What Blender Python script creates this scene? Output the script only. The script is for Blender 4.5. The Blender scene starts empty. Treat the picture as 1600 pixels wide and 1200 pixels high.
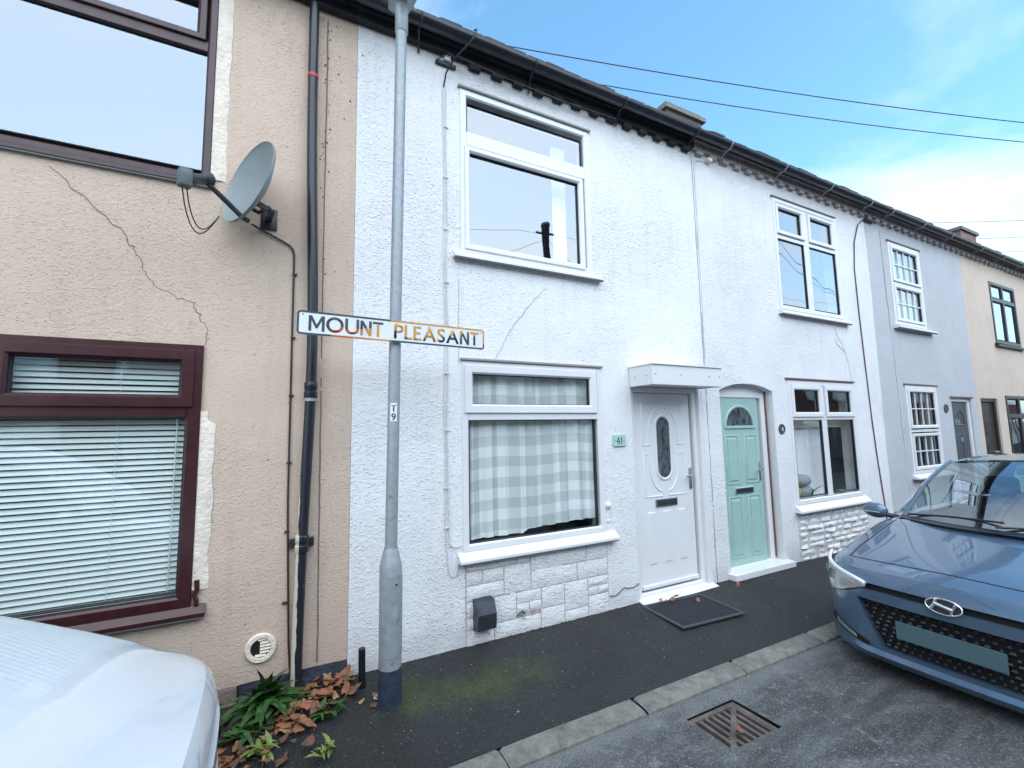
import bpy, bmesh, math, random
from mathutils import Vector, Matrix, noise
R = math.radians
rnd = random.Random(41)
S = bpy.context.scene
C = S.collection
# ------------------------------------------------------------------ camera
YAW, PITCH, ROLL = R(27.434), R(5.841), R(-1.0924)
cy, sy = math.cos(YAW), math.sin(YAW)
fwd = Vector((sy*math.cos(PITCH), cy*math.cos(PITCH), math.sin(PITCH)))
rt = Vector((cy, -sy, 0)); up = rt.cross(fwd)
r2 = rt*math.cos(ROLL) + up*math.sin(ROLL); u2 = up*math.cos(ROLL) - rt*math.sin(ROLL)
cam = bpy.data.cameras.new('camera'); camo = bpy.data.objects.new('camera', cam); C.objects.link(camo)
m = Matrix((r2, u2, -fwd)).transposed().to_4x4(); m.translation = Vector((0, -3.408, 1.645))
camo.matrix_world = m
cam.sensor_fit = 'HORIZONTAL'; cam.sensor_width = 36; cam.lens = 702.75/1600*36
cam.clip_start = .05; cam.clip_end = 3000
S.camera = camo
# ------------------------------------------------------------------ sky, sun, exposure
W = bpy.data.worlds.new('World'); S.world = W; W.use_nodes = True
nt = W.node_tree; N = nt.nodes; L = nt.links; N.clear()
def nn(t, **k):
    n = N.new(t)
    for a, b in k.items(): setattr(n, a, b)
    return n
sky = nn('ShaderNodeTexSky', sky_type='NISHITA', sun_disc=False, sun_elevation=R(46), sun_rotation=R(172), air_density=1.0, dust_density=.05, ozone_density=1.6)
tc = nn('ShaderNodeTexCoord'); sep = nn('ShaderNodeSeparateXYZ'); L.new(tc.outputs['Generated'], sep.inputs[0])
ad = nn('ShaderNodeMath', operation='MAXIMUM'); L.new(sep.outputs[2], ad.inputs[0]); ad.inputs[1].default_value = 0
ad2 = nn('ShaderNodeMath', operation='ADD'); L.new(ad.outputs[0], ad2.inputs[0]); ad2.inputs[1].default_value = .32
dv = nn('ShaderNodeVectorMath', operation='DIVIDE'); L.new(tc.outputs['Generated'], dv.inputs[0]); L.new(ad2.outputs[0], dv.inputs[1])
mp = nn('ShaderNodeMapping'); L.new(dv.outputs[0], mp.inputs[0]); mp.inputs['Location'].default_value = (-4.116, 4.758, -.514); mp.inputs['Scale'].default_value = (1, 1, .4)
nz = nn('ShaderNodeTexNoise'); L.new(mp.outputs[0], nz.inputs['Vector']); nz.inputs['Scale'].default_value = 1.5; nz.inputs['Detail'].default_value = 7; nz.inputs['Roughness'].default_value = .52; nz.inputs['Distortion'].default_value = .35
cr = nn('ShaderNodeValToRGB')
cr.color_ramp.elements[0].position = .42; cr.color_ramp.elements[0].color = (0, 0, 0, 1)
cr.color_ramp.elements[1].position = .68; cr.color_ramp.elements[1].color = (1, 1, 1, 1)
tint = nn('ShaderNodeMix', data_type='RGBA', blend_type='MULTIPLY'); tint.inputs[0].default_value = 1
L.new(sky.outputs[0], tint.inputs[6]); tint.inputs[7].default_value = (1.06, 1.46, 1.42, 1)
hz_ = nn('ShaderNodeMapRange'); L.new(ad.outputs[0], hz_.inputs[0]); hz_.inputs[1].default_value = .42; hz_.inputs[2].default_value = .06; hz_.inputs[3].default_value = 0; hz_.inputs[4].default_value = .10
ha = nn('ShaderNodeMath', operation='ADD'); L.new(nz.outputs['Fac'], ha.inputs[0]); L.new(hz_.outputs[0], ha.inputs[1]); L.new(ha.outputs[0], cr.inputs[0])
mx = nn('ShaderNodeMix', data_type='RGBA'); L.new(cr.outputs[0], mx.inputs[0]); L.new(tint.outputs[2], mx.inputs[6])
mx.inputs[7].default_value = (4.85, 5.2, 5.55, 1)
bg = nn('ShaderNodeBackground'); L.new(mx.outputs[2], bg.inputs[0]); bg.inputs[1].default_value = .1
out = nn('ShaderNodeOutputWorld'); L.new(bg.outputs[0], out.inputs[0])
sl = bpy.data.lights.new('sun', 'SUN'); sl.energy = 1.3; sl.angle = R(90); sl.color = (1, .985, .96)
so = bpy.data.objects.new('sun', sl); C.objects.link(so); so.location = (0, -20, 30)
so.rotation_euler = Vector((.14*math.cos(R(46)), math.cos(R(46)), -math.sin(R(46)))).to_track_quat('-Z', 'Y').to_euler()
S.view_settings.view_transform = 'Standard'; S.view_settings.look = 'None'; S.view_settings.gamma = 1
S.view_settings.use_curve_mapping = False; S.view_settings.exposure = 1.5
S.cycles.max_bounces = 7; S.cycles.transparent_max_bounces = 10; S.cycles.use_denoising = True
# ------------------------------------------------------------------ materials
def mat(name):
    m = bpy.data.materials.new(name); m.use_nodes = True
    t = m.node_tree; t.nodes.clear()
    o = t.nodes.new('ShaderNodeOutputMaterial'); b = t.nodes.new('ShaderNodeBsdfPrincipled'); t.links.new(b.outputs[0], o.inputs[0])
    return m, t, b, o
def node(t, ty, ins=None, **k):
    n = t.nodes.new(ty)
    for a, b in k.items(): setattr(n, a, b)
    for a, b in (ins or {}).items():
        s = n.inputs[a]
        if hasattr(b, 'is_linked'): t.links.new(b, s)
        else: s.default_value = b
    return n
def pos(t): return node(t, 'ShaderNodeNewGeometry').outputs['Position']
def noi(t, v, sc, det=3, ro=.55, dist=0): return node(t, 'ShaderNodeTexNoise', {'Vector': v, 'Scale': sc, 'Detail': det, 'Roughness': ro, 'Distortion': dist}).outputs['Fac']
def ramp(t, f, stops):
    n = node(t, 'ShaderNodeValToRGB', {0: f}); e = n.color_ramp.elements
    while len(e) < len(stops): e.new(.5)
    for q, (p, c) in zip(e, stops):
        q.position = p; q.color = (c, c, c, 1) if isinstance(c, (int, float)) else (*c, 1)
    return n.outputs[0]
def mixc(t, f, a, b, mode='MIX'):
    n = node(t, 'ShaderNodeMix', data_type='RGBA', blend_type=mode)
    for i, v in ((0, f), (6, a), (7, b)):
        if hasattr(v, 'is_linked'): t.links.new(v, n.inputs[i])
        else: n.inputs[i].default_value = v if i == 0 else (*v, 1)
    return n.outputs[2]
def mth(t, op, a, b=0):
    n = node(t, 'ShaderNodeMath', operation=op)
    for i, v in ((0, a), (1, b)):
        if hasattr(v, 'is_linked'): t.links.new(v, n.inputs[i])
        else: n.inputs[i].default_value = v
    return n.outputs[0]
def bump(t, b, h, st, d):
    n = node(t, 'ShaderNodeBump', {'Height': h, 'Strength': st, 'Distance': d}); t.links.new(n.outputs[0], b.inputs['Normal'])
def simple(name, col, rough=.5, metal=0, spec=.5, var=.0, vs=8, coat=0, bmp=0, bs=60):
    m, t, b, o = mat(name)
    b.inputs['Roughness'].default_value = rough; b.inputs['Metallic'].default_value = metal; b.inputs['Specular IOR Level'].default_value = spec
    b.inputs['Coat Weight'].default_value = coat; b.inputs['Coat Roughness'].default_value = .04
    p = pos(t)
    f = noi(t, p, vs, 4)
    c = mixc(t, ramp(t, f, [(.3, 0), (.7, 1)]), tuple(x*(1-var) for x in col), tuple(min(1, x*(1+var)) for x in col))
    t.links.new(c, b.inputs['Base Color'])
    if bmp: bump(t, b, noi(t, p, bs, 3), 1, bmp)
    return m
def render_wall(name, col, dirt_shade, scale=1.0, amt=1.0, speck=.5):
    m, t, b, o = mat(name); p = pos(t)
    b.inputs['Roughness'].default_value = .85; b.inputs['Specular IOR Level'].default_value = .25
    st = node(t, 'ShaderNodeMapping', {'Vector': p, 'Scale': (1, 1, 1.25)}).outputs[0]
    n1 = noi(t, st, 30*scale, 8, .72, .0); n3 = noi(t, p, 7, 3)
    vo = node(t, 'ShaderNodeTexVoronoi', {'Vector': node(t, 'ShaderNodeVectorMath', {0: st, 1: node(t, 'ShaderNodeVectorMath', {0: node(t, 'ShaderNodeTexNoise', {'Vector': p, 'Scale': 70.0}).outputs['Color'], 'Scale': .012}, operation='SCALE').outputs[0]}, operation='ADD').outputs[0], 'Scale': 62.0*scale, 'Randomness': 1.0})
    sel = ramp(t, node(t, 'ShaderNodeSeparateColor', {0: vo.outputs['Color']}).outputs[0], [(.50, 0), (.75, 1)])
    nib = mth(t, 'MULTIPLY', ramp(t, vo.outputs['Distance'], [(.18, 1), (.52, 0)]), sel)
    h = mth(t, 'ADD', mth(t, 'MULTIPLY', nib, .75), mth(t, 'ADD', mth(t, 'MULTIPLY', n1, 1.9), mth(t, 'MULTIPLY', noi(t, p, 5, 3), 1.2)))
    rg = ramp(t, noi(t, p, .75, 3, .5), [(.36, .35), (.62, 1.15)])
    h = mth(t, 'MULTIPLY', h, rg)
    bump(t, b, h, .9, .0066*amt)
    big = noi(t, p, .9, 5, .6)
    c = mixc(t, ramp(t, big, [(.3, 0), (.7, 1)]), tuple(x*.93 for x in col), col)
    c = mixc(t, mth(t, 'MULTIPLY', ramp(t, n1, [(.28, 1), (.40, 0)]), mth(t, 'MULTIPLY', ramp(t, n3, [(.35, .1), (.7, 1)]), .6)), c, tuple(x*.7+d*.15 for x, d in zip(col, dirt_shade)))  # hollows of the bump noise darkened: relief shade painted into the colour
    stk = noi(t, node(t, 'ShaderNodeMapping', {'Vector': p, 'Scale': (5, 5, .35)}).outputs[0], 2.2, 5, .6)
    c = mixc(t, mth(t, 'MULTIPLY', ramp(t, stk, [(.52, 0), (.72, 1)]), .22), c, tuple(x*.6+d*.25 for x, d in zip(col, dirt_shade)))
    pt = ramp(t, noi(t, p, 2.1, 2, .4, 1.2), [(.56, 0), (.575, 1)])
    c = mixc(t, mth(t, 'MULTIPLY', pt, .14), c, tuple(min(.9, x*1.12) for x in col))
    # grime under the eaves and near the ground, small black specks
    sp = node(t, 'ShaderNodeTexVoronoi', {'Vector': p, 'Scale': 11.0, 'Randomness': 1.0}); d = sp.outputs['Distance']
    spk = mth(t, 'MULTIPLY', ramp(t, d, [(.05, 1), (.11, 0)]), ramp(t, noi(t, p, 2.3, 2), [(.44, 0), (.68, speck)]))
    c = mixc(t, spk, c, dirt_shade)
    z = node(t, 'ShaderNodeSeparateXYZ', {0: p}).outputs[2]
    damp = mth(t, 'MULTIPLY', ramp(t, mth(t, 'ADD', mth(t, 'MULTIPLY', z, .5), mth(t, 'MULTIPLY', noi(t, p, 5, 5), .25)), [(.10, 1), (.26, 0)]), .55)
    c = mixc(t, damp, c, tuple(x*.55+d*.2 for x, d in zip(col, dirt_shade)))
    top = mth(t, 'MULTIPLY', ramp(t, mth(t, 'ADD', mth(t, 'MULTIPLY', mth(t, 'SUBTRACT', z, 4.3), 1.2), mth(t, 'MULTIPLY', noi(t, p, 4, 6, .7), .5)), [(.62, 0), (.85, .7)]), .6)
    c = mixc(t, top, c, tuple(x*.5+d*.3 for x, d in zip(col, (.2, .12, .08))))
    t.links.new(c, b.inputs['Base Color'])
    return m
M = {}
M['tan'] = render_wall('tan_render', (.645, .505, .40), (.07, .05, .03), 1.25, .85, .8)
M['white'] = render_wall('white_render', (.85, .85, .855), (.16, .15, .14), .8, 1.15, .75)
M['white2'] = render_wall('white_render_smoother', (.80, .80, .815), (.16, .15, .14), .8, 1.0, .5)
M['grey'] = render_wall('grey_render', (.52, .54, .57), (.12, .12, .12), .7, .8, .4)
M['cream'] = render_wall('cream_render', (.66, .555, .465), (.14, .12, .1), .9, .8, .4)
M['upvc'] = simple('white_upvc', (.76, .76, .77), .3, spec=.5, var=.03, vs=3)
M['brown'] = simple('dark_brown_upvc', (.045, .012, .014), .3, var=.25, vs=14)
M['brown2'] = simple('weathered_brown_upvc', (.06, .03, .032), .42, var=.25, vs=12)
M['blackfr'] = simple('black_upvc', (.02, .018, .018), .35)
M['cement'] = simple('pale_cement', (.78, .69, .58), .9, var=.12, vs=9, bmp=.01, bs=40)
M['plinth'] = simple('dark_blue_plinth_paint', (.035, .042, .058), .7, var=.5, vs=7, bmp=.012, bs=30)
M['pink'] = simple('pinkish_stone', (.22, .15, .13), .9, var=.2, vs=9, bmp=.01, bs=40)
M['drip'] = simple('grey_drip_edge', (.16, .16, .17), .7)
M['mortar'] = simple('lilac_grey_mortar', (.44, .39, .39), .9, var=.3, vs=20)
M['crack'] = simple('crack_dark', (.17, .135, .115), 1)
M['crackw'] = simple('crack_grey', (.42, .40, .39), 1)
M['black'] = simple('black_plastic', (.012, .013, .017), .32, var=.2)
M['gutter'] = simple('gutter_black', (.016, .019, .026), .28, var=.4, vs=5)
M['soffit'] = simple('painted_dark_eave', (.022, .024, .03), .8, var=.4, vs=10)
M['brick_w'] = simple('painted_brick', (.36, .33, .32), .9, var=.2, vs=12, bmp=.006, bs=50)
M['tile'] = simple('roof_tile', (.05, .047, .05), .75, var=.35, vs=6, bmp=.006, bs=40)
M['cable'] = simple('dark_cable', (.035, .022, .02), .6)
M['cablew'] = simple('painted_cable', (.66, .65, .65), .6, var=.12, vs=30)
M['cabler'] = simple('brown_cable', (.12, .07, .07), .6)
M['dish'] = simple('grey_dish', (.215, .25, .255), .45, var=.06, vs=6)
M['dishdark'] = simple('dark_bracket', (.03, .035, .04), .45, var=.3)
M['lnb'] = simple('grey_lnb', (.10, .125, .12), .5, var=.3, vs=20)
M['rubber'] = simple('rubber', (.014, .016, .022), .6, var=.25, vs=20)
M['steel'] = simple('satin_steel', (.5, .5, .52), .28, 1)
M['chrome'] = simple('chrome', (.75, .76, .78), .12, 1)
M['iron'] = simple('rusty_iron', (.115, .096, .088), .7, .15, var=.4, vs=14, bmp=.004, bs=60)
M['dark'] = simple('dark_void', (.008, .008, .009), .9)
M['room'] = simple('room_paint', (.34, .33, .31), .9)
M['green'] = simple('sage_green_door', (.345, .52, .475), .32, var=.04)
M['navy'] = simple('dark_grey_door', (.06, .07, .09), .35)
M['chocolate'] = simple('dark_brown_door', (.03, .02, .018), .4)
M['plaqueg'] = simple('pale_green_plaque', (.42, .63, .56), .3)
M['ink'] = simple('black_print', (.02, .022, .025), .5)
M['paper'] = simple('white_print', (.78, .79, .8), .4)
M['slat'] = simple('pale_blind', (.66, .745, .715), .45)
M['net'] = simple('net_curtain', (.84, .85, .88), .9)
M['brickred'] = simple('red_brick', (.25, .11, .08), .85, var=.3, vs=20)
M['rooftileo'] = simple('brown_tiles', (.13, .075, .06), .8, var=.3, vs=5)
M['wood'] = simple('pole_wood', (.055, .042, .035), .85, var=.3, vs=10)
M['wire'] = simple('overhead_cable', (.07, .075, .10), .6)
M['cushion'] = simple('grey_plush', (.3, .34, .35), .95)
M['yellow'] = simple('yellow_glaze', (.65, .42, .03), .4)
M['leafg'] = simple('dock_leaf', (.028, .085, .018), .5, var=.6, vs=26, bmp=.004, bs=70)
M['leafy'] = simple('pale_weed_leaf', (.17, .22, .05), .55, var=.35, vs=30)
M['leafb'] = simple('dead_leaf', (.24, .095, .045), .75, var=.4, vs=25, bmp=.003, bs=120)
M['leafb2'] = simple('dead_leaf_dull', (.14, .07, .045), .8, var=.4, vs=25, bmp=.003, bs=120)
M['seat'] = simple('car_seat_cloth', (.03, .03, .033), .9)
M['dash'] = simple('car_dashboard', (.022, .023, .026), .6)
M['tyre'] = simple('tyre', (.02, .02, .021), .8)
M['alloy'] = simple('alloy', (.45, .46, .48), .3, .9)
M['lampgrey'] = simple('lamp_reflector', (.42, .45, .44), .2, .6)
M['lampdark'] = simple('lamp_bowl_dark', (.10, .115, .115), .15, .4)
M['plate'] = simple('slate_teal_plate', (.075, .135, .155), .5)
M['amber'] = simple('indicator_lens', (.30, .25, .22), .2)
M['litter'] = simple('pale_grit', (.40, .40, .385), .8, var=.4, vs=3)
def paint(name, col, metal, flake):
    m, t, b, o = mat(name); b.inputs['Base Color'].default_value = (*col, 1); b.inputs['Metallic'].default_value = metal
    b.inputs['Roughness'].default_value = .32; b.inputs['Coat Weight'].default_value = 1; b.inputs['Coat Roughness'].default_value = .03
    f = noi(t, pos(t), 3, 3)
    t.links.new(mixc(t, f, tuple(x*.94 for x in col), tuple(x*1.06 for x in col)), b.inputs['Base Color'])
    t.links.new(ramp(t, noi(t, pos(t), 6, 5), [(.3, .26), (.75, .4)]), b.inputs['Roughness'])
    return m
M['blue'] = paint('metallic_blue_paint', (.095, .155, .235), .42, 1)
M['carwhite'] = paint('white_car_paint', (.60, .66, .71), 0, 0)  # blue of the reflected sky put into the white base colour
def glass(name, refl, tintc=(.97, .985, .98), ior=1.5):
    m = bpy.data.materials.new(name); m.use_nodes = True; t = m.node_tree; t.nodes.clear()
    o = t.nodes.new('ShaderNodeOutputMaterial')
    tr = node(t, 'ShaderNodeBsdfTransparent', {'Color': (*tintc, 1)}); gl = node(t, 'ShaderNodeBsdfGlossy', {'Color': (.86, .93, 1, 1), 'Roughness': .008})
    fc = node(t, 'ShaderNodeLayerWeight', {'Blend': .5}).outputs['Facing']
    fr = mth(t, 'ADD', mth(t, 'MULTIPLY', mth(t, 'POWER', fc, 5), .92), .06)
    f = mth(t, 'MINIMUM', mth(t, 'ADD', fr, refl), 1)
    mxs = node(t, 'ShaderNodeMixShader', {0: f, 1: tr.outputs[0], 2: gl.outputs[0]}); t.links.new(mxs.outputs[0], o.inputs[0])
    bn = node(t, 'ShaderNodeBump', {'Height': noi(t, pos(t), 1.6, 1), 'Strength': .35, 'Distance': .011}); t.links.new(bn.outputs[0], gl.inputs['Normal'])
    return m
M['glass'] = glass('window_glass', .05)
M['glassm'] = glass('mirror_coated_glass', .40)
M['glassa'] = glass('reflective_window_glass', .17)
M['glassb'] = glass('upper_window_glass', .17)
M['glassc'] = glass('car_glass', .20, (.62, .74, .72))
M['lens'] = glass('lamp_lens', .04)
def obscure():
    m, t, b, o = mat('obscured_leaded_glass'); p = pos(t)
    b.inputs['Roughness'].default_value = .12; v = node(t, 'ShaderNodeMapping', {'Vector': p, 'Scale': (1, 1, .35)}).outputs[0]
    n = noi(t, v, 34, 4, .6)
    t.links.new(ramp(t, n, [(.35, (.02, .026, .03)), (.7, (.14, .17, .18))]), b.inputs['Base Color']); bump(t, b, n, .6, .01)
    return m
M['obscure'] = obscure()
def downpipe_mat():
    m, t, b, o = mat('peeling_black_pipe_paint'); p = pos(t); b.inputs['Roughness'].default_value = .3
    x = node(t, 'ShaderNodeSeparateXYZ', {0: p}); n = noi(t, node(t, 'ShaderNodeMapping', {'Vector': p, 'Scale': (6, 6, 1)}).outputs[0], 7, 5, .6)
    low = ramp(t, mth(t, 'MULTIPLY', x.outputs[2], .25), [(.42, 1), (.50, 0)])
    side = ramp(t, mth(t, 'ADD', mth(t, 'MULTIPLY', mth(t, 'SUBTRACT', x.outputs[0], .13), 9), mth(t, 'MULTIPLY', n, .35)), [(.24, 1), (.27, 0)])
    c = mixc(t, mth(t, 'MULTIPLY', low, side), (.016, .018, .026), (.62, .56, .47))
    c = mixc(t, mth(t, 'MULTIPLY', ramp(t, n, [(.69, 0), (.71, 1)]), low), c, (.6, .55, .48))
    t.links.new(c, b.inputs['Base Color']); return m
M['pipe'] = downpipe_mat()
def galv():
    m, t, b, o = mat('galvanised_steel'); p = pos(t)
    n = noi(t, node(t, 'ShaderNodeMapping', {'Vector': p, 'Scale': (1, 1, .6)}).outputs[0], 9, 5, .6); n2 = noi(t, p, 26, 3)
    c = ramp(t, n2, [(.3, (.29, .325, .345)), (.7, (.36, .395, .415))])
    c = mixc(t, mth(t, 'MULTIPLY', ramp(t, n, [(.60, 0), (.64, 1)]), .4), c, (.46, .49, .5))
    c = mixc(t, mth(t, 'MULTIPLY', ramp(t, noi(t, p, 15, 4), [(.66, 0), (.7, 1)]), .5), c, (.12, .13, .14))
    t.links.new(c, b.inputs['Base Color']); b.inputs['Metallic'].default_value = .25; b.inputs['Roughness'].default_value = .5; bump(t, b, n2, .3, .003)
    return m
M['galv'] = galv()
M['postblue'] = simple('dark_blue_post_paint', (.03, .042, .07), .5, var=.35, vs=10, bmp=.006, bs=30)
def worn(name, darkc):
    m, t, b, o = mat(name); p = pos(t); b.inputs['Roughness'].default_value = .5
    x = node(t, 'ShaderNodeSeparateXYZ', {0: p}); zz = mth(t, 'MULTIPLY', mth(t, 'SUBTRACT', x.outputs[2], 2.305), 7.0)
    right = ramp(t, x.outputs[0], [(.60, 0), (.72, 1)])
    sgn = mth(t, 'SUBTRACT', mth(t, 'MULTIPLY', right, 2), 1)
    f = mth(t, 'ADD', mth(t, 'MULTIPLY', zz, sgn), mth(t, 'MULTIPLY', mth(t, 'SUBTRACT', noi(t, p, 9, 3, .6), .5), 2.2))
    f = mth(t, 'ADD', f, mth(t, 'MULTIPLY', right, .22)); f = mth(t, 'SUBTRACT', f, ramp(t, x.outputs[0], [(.26, 1), (.28, 0)]))
    f = mth(t, 'SUBTRACT', f, mth(t, 'MULTIPLY', ramp(t, x.outputs[0], [(.95, 0), (1.25, 1)]), .18))
    org = mixc(t, ramp(t, x.outputs[0], [(.36, 0), (.55, 1)]), (.50, .10, .035), (.56, .29, .045))
    c = mixc(t, ramp(t, f, [(.0, 0), (.06, 1)]), darkc, org)
    t.links.new(c, b.inputs['Base Color']); return m
M['letter'] = worn('worn_black_lettering', (.035, .045, .05))
M['signedge'] = worn('worn_sign_border', (.045, .05, .055))
def signface():
    m, t, b, o = mat('white_sign_enamel'); p = pos(t); b.inputs['Roughness'].default_value = .35
    c = mixc(t, ramp(t, noi(t, p, 8, 4), [(.55, 0), (.8, 1)]), (.74, .77, .80), (.55, .58, .58))
    t.links.new(c, b.inputs['Base Color']); return m
M['signface'] = signface()
def gingham():
    m, t, b, o = mat('gingham_cloth'); b.inputs['Roughness'].default_value = .95; b.inputs['Specular IOR Level'].default_value = .1
    uv = node(t, 'ShaderNodeTexCoord').outputs['UV']; s = node(t, 'ShaderNodeSeparateXYZ', {0: uv})
    def st(v): return mth(t, 'GREATER_THAN', mth(t, 'FRACT', v), .5)
    c = mixc(t, st(s.outputs[0]), (.86, .89, .88), (.64, .69, .68)); c2 = mixc(t, st(s.outputs[1]), (1, 1, 1), (.78, .81, .80))
    t.links.new(mixc(t, 1.0, c, c2, 'MULTIPLY'), b.inputs['Base Color']); return m
M['gingham'] = gingham()
def tarmac(name, c0, c1, moss=False, patch=False):
    m, t, b, o = mat(name); p = pos(t); b.inputs['Roughness'].default_value = .72
    fine = noi(t, p, 95, 5, .75); mid = noi(t, p, 28, 4, .65); big = noi(t, p, 1.7, 6, .62, .5)
    c = mixc(t, ramp(t, mid, [(.3, 0), (.72, 1)]), c0, c1)
    if patch:
        s2 = node(t, 'ShaderNodeMapping', {'Vector': p, 'Rotation': (0, 0, .35), 'Scale': (.8, 2.2, 1)}).outputs[0]
        c = mixc(t, ramp(t, noi(t, s2, 1.9, 7, .66, .6), [(.43, 0), (.60, 1)]), tuple(x*.48 for x in c0), c)
        ky = node(t, 'ShaderNodeSeparateXYZ', {0: p}).outputs[1]
        kz = ramp(t, mth(t, 'ADD', mth(t, 'ADD', ky, 2.0), mth(t, 'MULTIPLY', mth(t, 'SUBTRACT', noi(t, p, 4.5, 5, .65), .5), .5)), [(.60, 0), (.80, .85)])
        c = mixc(t, kz, c, tuple(x*1.35 for x in c1))
        c = mixc(t, mth(t, 'MULTIPLY', ramp(t, noi(t, p, 9, 6, .7), [(.58, 0), (.66, 1)]), .6), c, tuple(x*1.75 for x in c1))
    else:
        c = mixc(t, ramp(t, big, [(.35, 0), (.65, 1)]), tuple(x*.7 for x in c0), c)
    c = mixc(t, ramp(t, fine, [(.35, .75), (.52, 0)]), c, tuple(x*.35 for x in c0))
    c = mixc(t, ramp(t, fine, [(.54, 0), (.68, .75)]), c, tuple(min(1, x*2.6) for x in c1))
    c = mixc(t, ramp(t, noi(t, p, 75, 2, .6), [(.70, 0), (.73, .8)]), c, (.30, .30, .29))
    if moss:
        y = node(t, 'ShaderNodeSeparateXYZ', {0: p})
        zone = ramp(t, mth(t, 'ADD', y.outputs[0], mth(t, 'MULTIPLY', y.outputs[1], .8)), [(.0, 0), (.15, 1), (1.0, 1), (1.0, 0)])
        e = node(t, 'ShaderNodeVectorMath', {0: p, 1: (1.28, -.5, 0)}, operation='SUBTRACT').outputs[0]
        e = node(t, 'ShaderNodeVectorMath', {0: e, 1: (1.0, 2.4, 1)}, operation='MULTIPLY').outputs[0]
        d = node(t, 'ShaderNodeVectorMath', {0: e}, operation='LENGTH').outputs['Value']
        e2 = node(t, 'ShaderNodeVectorMath', {0: p, 1: (.83, -.42, 0)}, operation='SUBTRACT').outputs[0]
        d2 = node(t, 'ShaderNodeVectorMath', {0: e2}, operation='LENGTH').outputs['Value']
        d = mth(t, 'MINIMUM', d, mth(t, 'MULTIPLY', d2, 2.4))
        f = mth(t, 'SUBTRACT', mth(t, 'ADD', noi(t, p, 7, 8, .8), .06), mth(t, 'MULTIPLY', d, .42))
        mossf = mth(t, 'MULTIPLY', ramp(t, f, [(.31, 0), (.56, 1)]), ramp(t, noi(t, p, 60, 4, .7), [(.36, .05), (.66, 1)]))
        c = mixc(t, mossf, c, (.060, .080, .012))
    t.links.new(c, b.inputs['Base Color'])
    bump(t, b, mth(t, 'ADD', fine, mth(t, 'MULTIPLY', noi(t, p, 70, 2), 1.2)), .8, .006)
    return m
M['pave'] = tarmac('dark_tarmac_pavement', (.0125, .0155, .0155), (.026, .0295, .029), moss=True)
M['road'] = tarmac('worn_grey_road_tarmac', (.082, .088, .089), (.128, .135, .136), patch=True)
def kerbm():
    m, t, b, o = mat('concrete_kerb'); p = pos(t); b.inputs['Roughness'].default_value = .9
    c = ramp(t, noi(t, p, 11, 6, .7), [(.3, (.10, .10, .088)), (.55, (.20, .195, .175)), (.8, (.30, .29, .27))])
    c = mixc(t, ramp(t, noi(t, p, 130, 2), [(.58, 0), (.7, .6)]), c, (.07, .07, .065))
    t.links.new(c, b.inputs['Base Color']); bump(t, b, mth(t, 'ADD', noi(t, p, 60, 4, .7), noi(t, p, 12, 3)), .9, .008); return m
M['kerb'] = kerbm()
def stonem():
    m, t, b, o = mat('white_painted_rockface'); p = pos(t); b.inputs['Roughness'].default_value = .8
    n = noi(t, node(t, 'ShaderNodeMapping', {'Vector': p, 'Scale': (1, 1, 1.7)}).outputs[0], 24, 6, .65, .8)
    c = mixc(t, ramp(t, n, [(.30, .8), (.41, 0)]), (.84, .835, .835), (.45, .41, .40))
    t.links.new(c, b.inputs['Base Color']); bump(t, b, n, .9, .022); return m
M['stone'] = stonem()
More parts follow.
